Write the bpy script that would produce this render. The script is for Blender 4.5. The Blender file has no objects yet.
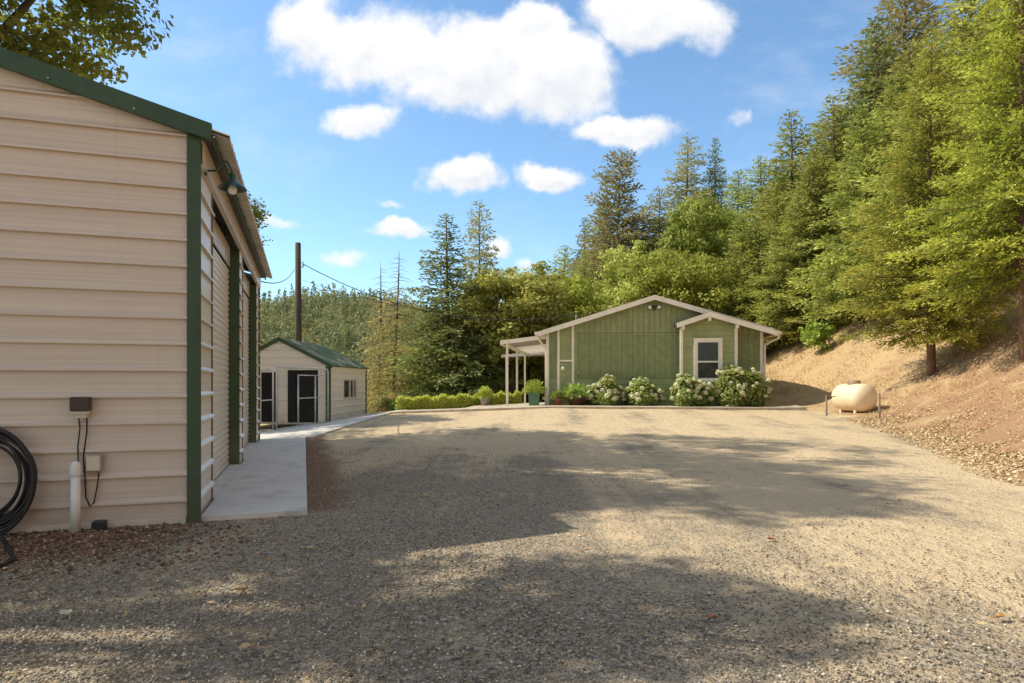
import bpy, bmesh, math, random
import numpy as np
from mathutils import Vector, Matrix, noise as mnoise
R = math.radians
PI = math.pi
random.seed(7)
rng = np.random.default_rng(7)
scene = bpy.context.scene
COL = scene.collection

# ------------------------------------------------------------------ camera
CAMZ = 1.24; FPX = 640.0; HOR = 382.0
cd = bpy.data.cameras.new('camera'); cam = bpy.data.objects.new('camera', cd); COL.objects.link(cam)
cam.location = (0, 0, CAMZ); cam.rotation_euler = (R(90), 0, 0)
cd.sensor_width = 36; cd.lens = 36 * FPX / 1024
cd.shift_y = (HOR - 341.5) / 1024
cd.clip_end = 6000; cd.clip_start = 0.05
scene.camera = cam
scene.view_settings.view_transform = 'Standard'
scene.view_settings.look = 'None'
scene.view_settings.exposure = 0

def P(px, py, Y):
    return Vector(((px - 512) / FPX * Y, Y, CAMZ - (py - HOR) / FPX * Y))

# ------------------------------------------------------------------ node helpers
class NT:
    def __init__(s, nt): s.nt = nt
    def n(s, typ, ins=None, **kw):
        nd = s.nt.nodes.new(typ)
        for k, v in kw.items(): setattr(nd, k, v)
        if ins:
            for k, v in ins.items():
                sk = nd.inputs[k]
                if hasattr(v, 'is_linked') or isinstance(v, bpy.types.NodeSocket): s.nt.links.new(v, sk)
                else: sk.default_value = v
        return nd
    def m(s, op, a, b=None, c=None, clamp=False):
        nd = s.nt.nodes.new('ShaderNodeMath'); nd.operation = op; nd.use_clamp = clamp
        for i, v in enumerate((a, b, c)):
            if v is None: continue
            if isinstance(v, (int, float)): nd.inputs[i].default_value = v
            else: s.nt.links.new(v, nd.inputs[i])
        return nd.outputs[0]
    def mix(s, f, a, b, blend='MIX'):
        nd = s.nt.nodes.new('ShaderNodeMix'); nd.data_type = 'RGBA'; nd.blend_type = blend
        for i, v in ((0, f), (6, a), (7, b)):
            if isinstance(v, (int, float)): nd.inputs[i].default_value = v
            elif isinstance(v, tuple): nd.inputs[i].default_value = v if len(v) == 4 else (*v, 1)
            else: s.nt.links.new(v, nd.inputs[i])
        return nd.outputs[2]
    def noise(s, vec, scale, detail=3, rough=0.55, dist=0.0):
        nd = s.n('ShaderNodeTexNoise', {'Scale': scale, 'Detail': detail, 'Roughness': rough, 'Distortion': dist})
        if vec is not None: s.nt.links.new(vec, nd.inputs['Vector'])
        return nd.outputs['Fac']
    def ss(s, v, a, b):
        nd = s.nt.nodes.new('ShaderNodeMapRange'); nd.interpolation_type = 'SMOOTHSTEP'
        s.nt.links.new(v, nd.inputs[0]); nd.inputs[1].default_value = a; nd.inputs[2].default_value = b
        return nd.outputs[0]
    def scale(s, vec, sc):
        nd = s.nt.nodes.new('ShaderNodeMapping'); s.nt.links.new(vec, nd.inputs[0]); nd.inputs[3].default_value = sc
        return nd.outputs[0]

def newmat(name):
    m = bpy.data.materials.new(name); m.use_nodes = True
    nt = m.node_tree; nt.nodes.clear(); t = NT(nt)
    out = t.n('ShaderNodeOutputMaterial')
    return m, t, out

def surf(name, col, rough=0.6, metal=0.0, var=0.18, vscale=3.0, bump=0.0, bscale=60.0, stretch=(1, 1, 1), spec=0.5, dirt=None, dz=None):
    m, t, out = newmat(name)
    co = t.n('ShaderNodeTexCoord').outputs['Object']
    v = t.scale(co, stretch)
    f = t.noise(v, vscale, 5)
    dark = tuple(c * (1 - var) for c in col); lite = tuple(min(1, c * (1 + var)) for c in col)
    c = t.mix(t.ss(f, 0.3, 0.7), dark, lite)
    if dirt:
        g = t.ss(t.noise(co, 1.3, 6, 0.65), 0.45, 0.8)
        if dz is not None:
            sep = t.n('ShaderNodeSeparateXYZ', {0: co}).outputs[2]
            g = t.m('MULTIPLY', t.m('ADD', t.m('MULTIPLY', g, .8), .5), t.m('SUBTRACT', 1.0, t.ss(sep, 0.0, dz)))
        c = t.mix(g, c, dirt)
    b = t.n('ShaderNodeBsdfPrincipled', {'Base Color': c, 'Metallic': metal, 'Specular IOR Level': spec})
    rr = t.m('MULTIPLY_ADD', f, 0.25, rough - 0.12); t.nt.links.new(rr, b.inputs['Roughness'])
    if bump:
        bf = t.noise(v, bscale, 4)
        bn = t.n('ShaderNodeBump', {'Strength': bump, 'Distance': 0.01, 'Height': bf})
        t.nt.links.new(bn.outputs[0], b.inputs['Normal'])
    t.nt.links.new(b.outputs[0], out.inputs[0])
    return m

def leafmat(name, dark, lite, trans=0.35, hue=0.0, dry=None):
    m, t, out = newmat(name)
    at = t.n('ShaderNodeAttribute', attribute_name='tint').outputs['Fac']
    oi = t.n('ShaderNodeObjectInfo').outputs['Random']
    geo = t.n('ShaderNodeNewGeometry').outputs['Position']
    nz = t.noise(geo, 0.55, 3)
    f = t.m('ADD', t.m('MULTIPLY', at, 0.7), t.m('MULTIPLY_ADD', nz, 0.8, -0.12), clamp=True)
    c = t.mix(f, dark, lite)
    if dry:
        c = t.mix(t.m('MULTIPLY', t.ss(t.noise(geo, 0.8, 4), 0.52, 0.75), 0.75), c, dry)
    hs = t.n('ShaderNodeHueSaturation', {'Color': c})
    t.nt.links.new(t.m('MULTIPLY_ADD', oi, 0.040, 0.492), hs.inputs['Hue'])
    t.nt.links.new(t.m('MULTIPLY_ADD', oi, 0.4, 0.8), hs.inputs['Value'])
    d = t.n('ShaderNodeBsdfDiffuse', {'Color': hs.outputs[0]})
    tc = t.mix(0.5, hs.outputs[0], (0.32, 0.36, 0.05))
    tr = t.n('ShaderNodeBsdfTranslucent', {'Color': tc})
    mx = t.n('ShaderNodeMixShader', {0: trans, 1: d.outputs[0], 2: tr.outputs[0]})
    gl = t.n('ShaderNodeBsdfGlossy', {'Color': (.8, .85, .8, 1), 'Roughness': 0.5})
    m2 = t.n('ShaderNodeMixShader', {0: 0.018, 1: mx.outputs[0], 2: gl.outputs[0]})
    t.nt.links.new(m2.outputs[0], out.inputs[0])
    return m

def tintmat(name, ramp, rough=0.85):
    m, t, out = newmat(name)
    at = t.n('ShaderNodeAttribute', attribute_name='tint').outputs['Fac']
    cr = t.n('ShaderNodeValToRGB', {0: at})
    el = cr.color_ramp.elements
    el[0].position = ramp[0][0]; el[0].color = (*ramp[0][1], 1)
    el[1].position = ramp[-1][0]; el[1].color = (*ramp[-1][1], 1)
    for p, c in ramp[1:-1]:
        e = el.new(p); e.color = (*c, 1)
    b = t.n('ShaderNodeBsdfPrincipled', {'Base Color': cr.outputs[0], 'Roughness': rough, 'Specular IOR Level': 0.25})
    t.nt.links.new(b.outputs[0], out.inputs[0])
    return m

M = {}
def streaky_panel(name, col, dirt):
    # painted sheet metal: faint long streaks, dust towards the ground
    m, t, out = newmat(name)
    co = t.n('ShaderNodeTexCoord').outputs['Object']
    st = t.noise(t.scale(co, (0.35, 0.35, 42)), 1.0, 5, .6)
    bl = t.noise(co, 1.1, 5, .6)
    drip = t.noise(t.scale(co, (9, 9, .5)), 1.0, 4, .6)
    c = t.mix(t.ss(st, .3, .7), tuple(x * .9 for x in col), tuple(min(1, x * 1.07) for x in col))
    c = t.mix(t.m('MULTIPLY', t.ss(bl, .5, .8), .25), c, dirt)
    c = t.mix(t.m('MULTIPLY', t.ss(drip, .58, .8), .28), c, dirt)
    z = t.n('ShaderNodeSeparateXYZ', {0: co}).outputs[2]
    low = t.m('MULTIPLY', t.m('SUBTRACT', 1.0, t.ss(z, 0.0, .45)), t.ss(bl, .25, .7))
    c = t.mix(t.m('MULTIPLY', low, .55), c, (.30, .22, .15))
    b = t.n('ShaderNodeBsdfPrincipled', {'Base Color': c, 'Specular IOR Level': .5})
    t.nt.links.new(t.m('MULTIPLY_ADD', bl, .22, .20), b.inputs['Roughness'])
    bn = t.n('ShaderNodeBump', {'Strength': .22, 'Distance': .03, 'Height': t.noise(t.scale(co, (1.6, 1.6, 3)), 1.6, 3)})
    t.nt.links.new(bn.outputs[0], b.inputs['Normal'])
    t.nt.links.new(b.outputs[0], out.inputs[0])
    return m

M['tan'] = streaky_panel('tan_metal_panel', (.69, .58, .47), (.53, .42, .32))
M['pale'] = streaky_panel('pale_metal_panel', (.85, .78, .67), (.64, .55, .44))  # shed walls; on the garage side it paints in the sky reflection
M['door'] = streaky_panel('roll_door_paint', (.88, .81, .67), (.70, .60, .46))
M['green'] = surf('green_trim_paint', (.034, .072, .028), .45, var=.2, vscale=4, bump=.04, dirt=(.10, .11, .07), dz=1.0)
M['galv'] = surf('weathered_roof_sheet', (.62, .56, .45), .5, var=.2, vscale=2)
M['soffit'] = surf('dark_soffit', (.16, .125, .09), .8)
M['greenroof'] = surf('green_roof_sheet', (.050, .080, .040), .6, var=.3, vscale=1.5, spec=.25, dirt=(.36, .36, .27))
M['dark'] = surf('dark_interior', (.012, .011, .010), .8, var=.1, spec=.1)
M['black'] = surf('black_rubber', (.018, .017, .016), .45, var=.3, vscale=8)
M['brownbox'] = surf('brown_plastic', (.055, .035, .025), .5)
M['cream'] = surf('cream_plastic', (.62, .54, .42), .5)
M['greybox'] = surf('grey_plastic', (.36, .31, .24), .55)
M['pvc'] = surf('white_pvc', (.80, .76, .68), .35, var=.06, dirt=(.45, .38, .28), dz=.2)
M['white'] = surf('white_paint', (.80, .77, .70), .5, var=.07, vscale=2.5, bump=.05)
M['trim'] = surf('cream_trim_paint', (.90, .82, .69), .55, var=.07, vscale=3, bump=.1, dirt=(.74, .64, .51))
M['galvtube'] = surf('galvanised_tube', (.62, .61, .58), .4, metal=.35, var=.15)
M['stake'] = surf('weathered_stake', (.34, .30, .24), .7, metal=.2, var=.3, vscale=8)
M['netwire'] = surf('dull_wire', (.14, .13, .115), .6)
M['lampgreen'] = surf('green_enamel', (.02, .06, .045), .25)
M['bulb'] = surf('white_glass_bulb', (.85, .83, .78), .2, var=.02)
M['brass'] = surf('dull_steel', (.4, .38, .34), .35, metal=.7)
M['polewood'] = surf('weathered_pole_wood', (.075, .052, .036), .9, var=.4, vscale=3, bump=.5, bscale=20, stretch=(6, 6, .5))
M['wire'] = surf('black_cable', (.02, .02, .022), .6)
M['shingle'] = surf('brown_shingle', (.13, .095, .07), .9, var=.3, vscale=12, bump=.6, bscale=30)
M['terracotta'] = surf('terracotta', (.34, .17, .10), .8, var=.2, vscale=6)
M['brownpot'] = surf('brown_glaze_pot', (.14, .075, .05), .5)
M['greenpot'] = surf('green_planter', (.10, .20, .12), .6)
M['bark'] = surf('bark', (.19, .115, .068), .95, var=.45, vscale=5, bump=1.0, bscale=14, stretch=(3, 3, .7))
M['greybark'] = surf('grey_bark', (.20, .155, .11), .95, var=.4, vscale=5, bump=.8, bscale=14, stretch=(3, 3, .7))
M['deadbark'] = surf('dead_wood', (.13, .085, .06), .95, var=.35, vscale=5)
M['tank'] = surf('cream_tank_paint', (.86, .70, .46), .42, var=.07, vscale=2, bump=.04, dirt=(.70, .52, .32))
M['tanklid'] = surf('tank_dome_lid', (.32, .22, .13), .55)
M['rust'] = surf('rusty_steel', (.22, .13, .08), .8)
M['concblock'] = surf('concrete_block', (.38, .35, .30), .9, var=.2, vscale=10, bump=.4)
M['greenwall'] = surf('sage_green_siding', (.310, .345, .160), .75, var=.12, vscale=2.2, bump=.15, bscale=40, dirt=(.30, .30, .17))
M['greenbump'] = surf('olive_green_lap_siding', (.325, .355, .162), .75, var=.1, vscale=2.2, bump=.12, bscale=40)
M['batten'] = surf('sage_green_batten', (.25, .28, .128), .75, var=.12, vscale=4)
M['groove'] = surf('siding_groove', (.07, .085, .045), .85)
M['concrete'] = None
M['firnear'] = leafmat('fir_needles_bright', (.070, .100, .020), (.72, .68, .120), .42)  # brighter yellow-green needles for the two near firs
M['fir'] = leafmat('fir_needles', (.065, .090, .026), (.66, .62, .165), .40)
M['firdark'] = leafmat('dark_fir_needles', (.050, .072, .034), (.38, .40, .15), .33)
M['pine'] = leafmat('brown_pine_needles', (.20, .175, .085), (.56, .46, .25), .35, dry=(.50, .35, .20))
M['dying'] = leafmat('dying_needles', (.34, .25, .11), (.68, .54, .25), .35, dry=(.55, .34, .16))
M['oak'] = leafmat('broad_leaves', (.17, .20, .032), (.66, .62, .115), .45)
M['oakpale'] = leafmat('pale_broad_leaves', (.22, .22, .048), (.72, .64, .18), .42, dry=(.54, .42, .16))
M['shadeoak'] = leafmat('garage_oak_leaves', (.085, .105, .022), (.42, .42, .09), .5, dry=(.42, .32, .09))  # leaf colours of the oaks around the garage
M['bushleaf'] = leafmat('bush_leaves', (.14, .20, .045), (.46, .52, .14), .4)
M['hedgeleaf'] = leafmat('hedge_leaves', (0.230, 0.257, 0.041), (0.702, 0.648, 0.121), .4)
M['lime'] = leafmat('lime_leaves', (0.169, 0.234, 0.039), (0.546, 0.598, 0.117), .42)
M['petal'] = leafmat('cream_petals', (.66, .62, .34), (.88, .84, .60), .3)
M['redpetal'] = leafmat('red_petals', (.42, .05, .05), (.62, .18, .14), .25)
M['farwood'] = leafmat('hazed_wood_leaves', (.105, .145, .095), (.52, .53, .27), .3)  # lightened, greyed leaf colours carry the distance haze

def glassmat(name, col, rough=.06):
    m, t, out = newmat(name)
    b = t.n('ShaderNodeBsdfPrincipled', {'Base Color': (*col, 1), 'Roughness': rough, 'Specular IOR Level': .35})
    co = t.n('ShaderNodeTexCoord').outputs['Object']
    c = t.mix(t.noise(co, 3.0, 4), tuple(x * .5 for x in col), tuple(x * 1.6 for x in col))
    t.nt.links.new(c, b.inputs['Base Color'])
    bn = t.n('ShaderNodeBump', {'Strength': .05, 'Distance': .02, 'Height': t.noise(co, 2.0, 2)})
    t.nt.links.new(bn.outputs[0], b.inputs['Normal'])
    t.nt.links.new(b.outputs[0], out.inputs[0]); return m
M['glass'] = glassmat('window_glass', (.05, .055, .05))
M['screen'] = surf('insect_screen', (.05, .048, .042), .8, var=.4, vscale=4)

def concmat():
    m, t, out = newmat('concrete')
    co = t.n('ShaderNodeNewGeometry').outputs['Position']
    c = t.mix(t.noise(co, 1.2, 6, .65), (.58, .53, .45), (.80, .745, .645))
    c = t.mix(t.m('MULTIPLY', t.ss(t.noise(co, 2.6, 7, .7), .48, .72), .55), c, (.34, .30, .25))
    c = t.mix(t.m('MULTIPLY', t.noise(co, 90, 2), .25), c, (.3, .28, .26))
    b = t.n('ShaderNodeBsdfPrincipled', {'Base Color': c, 'Roughness': .8})
    bn = t.n('ShaderNodeBump', {'Strength': .25, 'Distance': .005, 'Height': t.noise(co, 70, 5)})
    t.nt.links.new(bn.outputs[0], b.inputs['Normal']); t.nt.links.new(b.outputs[0], out.inputs[0]); return m
M['concrete'] = concmat()
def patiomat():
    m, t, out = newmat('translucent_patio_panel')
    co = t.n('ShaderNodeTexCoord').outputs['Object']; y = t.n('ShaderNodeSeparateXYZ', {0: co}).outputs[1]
    fr = t.m('FRACT', t.m('DIVIDE', y, .36)); rib_shade = t.m('LESS_THAN', fr, .30)  # darker stripes paint the ribs' shade into the panel colour
    c = t.mix(rib_shade, (.86, .82, .74), (.46, .40, .31)); ct = t.mix(rib_shade, (.86, .80, .70), (.16, .13, .10))
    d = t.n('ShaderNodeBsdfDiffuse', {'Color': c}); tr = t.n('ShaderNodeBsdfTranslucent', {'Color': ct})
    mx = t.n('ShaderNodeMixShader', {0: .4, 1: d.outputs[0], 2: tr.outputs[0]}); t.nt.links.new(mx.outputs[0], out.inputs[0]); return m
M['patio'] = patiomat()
M['tanconc'] = surf('dusty_concrete', (.50, .42, .31), .9, var=.15, vscale=4, bump=.3, dirt=(.36, .28, .19))

# ------------------------------------------------------------------ mesh builder
class MB:
    def __init__(s): s.v = []; s.f = []; s.sm = []
    def add(s, vs, fs, smooth=False):
        o = len(s.v); s.v += [tuple(p) for p in vs]
        for f in fs: s.f.append(tuple(i + o for i in f)); s.sm.append(smooth)
        return s
    def box(s, x0, x1, y0, y1, z0, z1, bev=0.0):
        if bev <= 0 or min(x1 - x0, y1 - y0, z1 - z0) < 2.2 * bev:
            return s.add([(x0, y0, z0), (x1, y0, z0), (x1, y1, z0), (x0, y1, z0), (x0, y0, z1), (x1, y0, z1), (x1, y1, z1), (x0, y1, z1)],
                  [(0, 3, 2, 1), (4, 5, 6, 7), (0, 1, 5, 4), (1, 2, 6, 5), (2, 3, 7, 6), (3, 0, 4, 7)])
        bm = bmesh.new(); bmesh.ops.create_cube(bm, size=1)
        for v in bm.verts: v.co = Vector(((x0 + x1) / 2 + v.co.x * (x1 - x0), (y0 + y1) / 2 + v.co.y * (y1 - y0), (z0 + z1) / 2 + v.co.z * (z1 - z0)))
        bmesh.ops.bevel(bm, geom=bm.edges[:], offset=bev, segments=2, affect='EDGES', profile=.5)
        s.bm(bm); return s
    def bm(s, bm, smooth=False):
        bm.verts.index_update()
        s.add([v.co for v in bm.verts], [[v.index for v in f.verts] for f in bm.faces], smooth); bm.free()
    def tube(s, pts, rad, n=8, cap=True, smooth=True):
        pts = [Vector(p) for p in pts]; k = len(pts)
        rads = rad if isinstance(rad, (list, tuple)) else [rad] * k
        vs = []; up = Vector((0, 0, 1))
        t0 = (pts[1] - pts[0]).normalized()
        a = t0.cross(up);
        if a.length < 1e-3: a = t0.cross(Vector((0, 1, 0)))
        a.normalize()
        for i, p in enumerate(pts):
            t = (pts[min(i + 1, k - 1)] - pts[max(i - 1, 0)]).normalized()
            a = (a - t * a.dot(t)); a.normalize(); b = t.cross(a)
            for j in range(n):
                g = 2 * PI * j / n
                vs.append(p + (a * math.cos(g) + b * math.sin(g)) * rads[i])
        fs = []
        for i in range(k - 1):
            for j in range(n):
                fs.append((i * n + j, i * n + (j + 1) % n, (i + 1) * n + (j + 1) % n, (i + 1) * n + j))
        s.add(vs, fs, smooth)
        if cap:
            o = len(s.v) - k * n
            s.f.append(tuple(o + j for j in reversed(range(n)))); s.sm.append(False)
            s.f.append(tuple(o + (k - 1) * n + j for j in range(n))); s.sm.append(False)
        return s
    def lathe(s, prof, c=(0, 0, 0), n=24, smooth=True):
        vs = []; c = Vector(c)
        for r, z in prof:
            for j in range(n):
                g = 2 * PI * j / n; vs.append((c.x + r * math.cos(g), c.y + r * math.sin(g), c.z + z))
        fs = []
        for i in range(len(prof) - 1):
            for j in range(n):
                fs.append((i * n + j, i * n + (j + 1) % n, (i + 1) * n + (j + 1) % n, (i + 1) * n + j))
        return s.add(vs, fs, smooth)
    def prism(s, poly, axis, a, b):
        """poly: 2-D points; axis 'y': (x,z) extruded y a..b ; 'x': (y,z) ; 'z': (x,y)"""
        n = len(poly)
        def pt(p, w): return {'y': (p[0], w, p[1]), 'x': (w, p[0], p[1]), 'z': (p[0], p[1], w)}[axis]
        vs = [pt(p, a) for p in poly] + [pt(p, b) for p in poly]
        fs = [tuple(range(n)), tuple(range(2 * n - 1, n - 1, -1))] + [(i, (i + 1) % n + 0, (i + 1) % n + n, i + n) for i in range(n)]
        return s.add(vs, fs)
    def obj(s, name, mat, parent=None, label=None):
        me = bpy.data.meshes.new(name); me.from_pydata(s.v, [], s.f); me.validate(); me.update()
        if len(me.polygons) == len(s.sm): me.polygons.foreach_set('use_smooth', s.sm)
        bm = bmesh.new(); bm.from_mesh(me); bmesh.ops.recalc_face_normals(bm, faces=bm.faces); bm.to_mesh(me); bm.free()
        me.materials.append(mat)
        o = bpy.data.objects.new(name, me); COL.objects.link(o)
        if parent is not None: o.parent = parent
        if label: o['label'] = label
        return o

def tag(o, label=None, cat=None, group=None, kind=None):
    if label: o['label'] = label
    if cat: o['category'] = cat
    if group: o['group'] = group
    if kind: o['kind'] = kind
    return o
def thing(name, label, cat, loc=(0, 0, 0), rz=0, group=None):
    o = bpy.data.objects.new(name, None); COL.objects.link(o); o.empty_display_size = .3
    o.location = loc; o.rotation_euler = (0, 0, rz)
    return tag(o, label, cat, group)
def dup(root, loc=None, rz=None, sc=None, label=None, group=None):
    r = root.copy(); COL.objects.link(r)
    if loc is not None: r.location = loc
    if rz is not None: r.rotation_euler = (0, 0, rz)
    if sc is not None: r.scale = sc
    if label: r['label'] = label
    if group: r['group'] = group
    for ch in list(root.children):
        c = ch.copy(); COL.objects.link(c); c.parent = r
        for g in list(ch.children):
            d = g.copy(); COL.objects.link(d); d.parent = c
    return r

def quads_mesh(name, V, tint, mat):
    """V (n,4,3) float, tint (n,)"""
    n = len(V); me = bpy.data.meshes.new(name)
    me.vertices.add(n * 4); me.loops.add(n * 4); me.polygons.add(n)
    me.vertices.foreach_set('co', np.ascontiguousarray(V, dtype=np.float32).ravel())
    me.loops.foreach_set('vertex_index', np.arange(n * 4, dtype=np.int32))
    me.polygons.foreach_set('loop_start', np.arange(0, n * 4, 4, dtype=np.int32))
    me.polygons.foreach_set('loop_total', np.full(n, 4, dtype=np.int32))
    me.update(calc_edges=True)
    a = me.attributes.new('tint', 'FLOAT', 'FACE'); a.data.foreach_set('value', np.ascontiguousarray(tint, dtype=np.float32))
    me.materials.append(mat); return me
def mesh_obj(name, me, parent=None):
    o = bpy.data.objects.new(name, me); COL.objects.link(o)
    if parent is not None: o.parent = parent
    return o
def unit(a): return a / np.maximum(np.linalg.norm(a, axis=-1, keepdims=True), 1e-6)
def diamonds(c, d, nrm, L, W, fold=0.45):
    """pointed leaves: c base points, d length dirs, nrm normals"""
    d = unit(d); s = unit(np.cross(d, nrm))
    L = np.asarray(L)[:, None]; W = np.asarray(W)[:, None]
    p0 = c; p2 = c + d * L; mid = c + d * L * fold
    return np.stack([p0, mid + s * W * .5, p2, mid - s * W * .5], axis=1)

# ------------------------------------------------------------------ terrain
def sm(a, b, x):
    t = np.clip((x - a) / (b - a), 0, 1); return t * t * (3 - 2 * t)
TOEY = [-60, 5, 8, 13, 18, 20.5, 24, 30, 45, 60, 100, 200, 1400]
TOEX = [7.0, 7.0, 7.3, 9.2, 10.3, 10.8, 10.3, 10.0, 8.0, 5.0, 3, 0, 0]
def toe(y): return np.interp(y, TOEY, TOEX)
def base_h(x, y):
    x = np.asarray(x, float); y = np.asarray(y, float)
    s = sm(9, 22, y)
    side = np.where(x > -4.3, .33 - .038 * np.clip(1.3 - x, 0, None), .12 - .15 * (-4.3 - x))
    side = np.clip(side, -.45, .33)
    z = s * side
    wv = sm(2.0, -2.0, x)
    z = z - wv * np.minimum(.17 * np.clip(y - 27.5, 0, None), 16)
    wb = 1 - wv
    z = z - wb * np.minimum(.02 * np.clip(y - 26, 0, None), 2)
    d = x - toe(y)
    soft = np.log1p(np.exp(np.clip(d * 2.2, -40, 40))) / 2.2
    soft = np.where(d > 15, d, soft)
    hill = np.where(soft < 22, soft * .70, 15.4 + (soft - 22) * .45)
    hill = np.minimum(hill, 70)
    z = z + hill * (1 - sm(120, 260, y)) 
    far = 67 * sm(130, 430, y) * (1 + .10 * np.sin(x * .012 + .8) + .05 * np.sin(x * .041))
    z = z + far * (1 - .38 * sm(-110, 40, x))
    return z
def hgt(x, y): return float(base_h(x, y))

def axis(a, b, step, lo, hi, g=1.16):
    c = list(np.arange(a, b + 1e-6, step)); s = step; p = b
    while p < hi: s *= g; p += s; c.append(p)
    s = step; p = a; pre = []
    while p > lo: s *= g; p -= s; pre.append(p)
    return np.array(pre[::-1] + c)
gx = axis(-10, 22, .18, -900, 900); gy = axis(0, 34, .2, -70, 1500, 1.12)
GX, GY = np.meshgrid(gx, gy); Z = base_h(GX, GY)
SL = sm(-1.6, -.2, GX - toe(GY)) * (1 - sm(110, 200, GY))
fine = (np.abs(GX) < 60) & (GY < 90)
for (i, j) in np.argwhere(fine):
    x, y = GX[i, j], GY[i, j]; w = SL[i, j]
    a = mnoise.noise((x * .35, y * .35, 3)) * .03
    if w > 0: a += w * (mnoise.fractal((x * .5, y * .5, 9), .9, 2.1, 4) * .13)
    elif y > 30: a += mnoise.noise((x * .2, y * .2, 5)) * .2
    Z[i, j] += a * (1 if not (-11 < x < -1.5 and 4 < y < 30) else .15)
nx, ny = len(gx), len(gy)
me = bpy.data.meshes.new('ground')
idx = np.arange(nx * ny).reshape(ny, nx)
F = np.stack([idx[:-1, :-1], idx[:-1, 1:], idx[1:, 1:], idx[1:, :-1]], -1).reshape(-1, 4)
me.vertices.add(nx * ny); me.vertices.foreach_set('co', np.stack([GX, GY, Z], -1).astype(np.float32).ravel())
me.loops.add(len(F) * 4); me.loops.foreach_set('vertex_index', F.astype(np.int32).ravel())
me.polygons.add(len(F)); me.polygons.foreach_set('loop_start', np.arange(0, len(F) * 4, 4, dtype=np.int32)); me.polygons.foreach_set('loop_total', np.full(len(F), 4, dtype=np.int32))
me.polygons.foreach_set('use_smooth', np.ones(len(F), dtype=bool))
me.update(calc_edges=True)
def attr(nm, v):
    a = me.attributes.new(nm, 'FLOAT', 'POINT'); a.data.foreach_set('value', v.astype(np.float32).ravel())
attr('slope', SL)
# red dirt by the garage wall
C1 = np.array([-2.79, 5.67]); AX = np.array([.951, .309]); AY = np.array([-.309, .951])
lx = (GX - C1[0]) * AX[0] + (GY - C1[1]) * AX[1]; ly = (GX - C1[0]) * AY[0] + (GY - C1[1]) * AY[1]
dirt = sm(.3, -.5, lx) * sm(-1.7, -.35, ly) * sm(2, .5, ly) + .7 * sm(1.9, 1.0, lx) * sm(.2, .9, lx) * sm(-.2, .4, ly) * sm(12, 8, ly)
dirt = np.maximum(dirt, sm(-20, -14, -np.abs(GX - 4.5)) * 0)
# planting bed before the house
HA = np.array([.9927, -.121]); HB = np.array([.121, .9927]); HC = np.array([1.307, 23.9])
hu = (GX - HC[0]) * HA[0] + (GY - HC[1]) * HA[1]; hv = (GX - HC[0]) * HB[0] + (GY - HC[1]) * HB[1]
dirt = np.maximum(dirt, sm(-.3, .2, hu) * sm(12.5, 8, hu) * sm(-1.15, -1.0, hv) * sm(3, 1, hv))
attr('dirt', np.clip(dirt, 0, 1))
compact = sm(-.5, 4, GX + (GY - 4) * .18) * .95 + .08
compact = np.maximum(compact, sm(6.5, 12, GY))
attr('compact', np.clip(compact, 0, 1))
attr('litter', np.clip(sm(-1.8, -.6, GX - toe(GY)) * sm(2.6, 1.0, GX - toe(GY)) * sm(22, 16, GY), 0, 1))
attr('wild', np.clip(sm(27, 29, GY) * sm(1.5, -1, GX) + sm(60, 110, GY), 0, 1))

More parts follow.
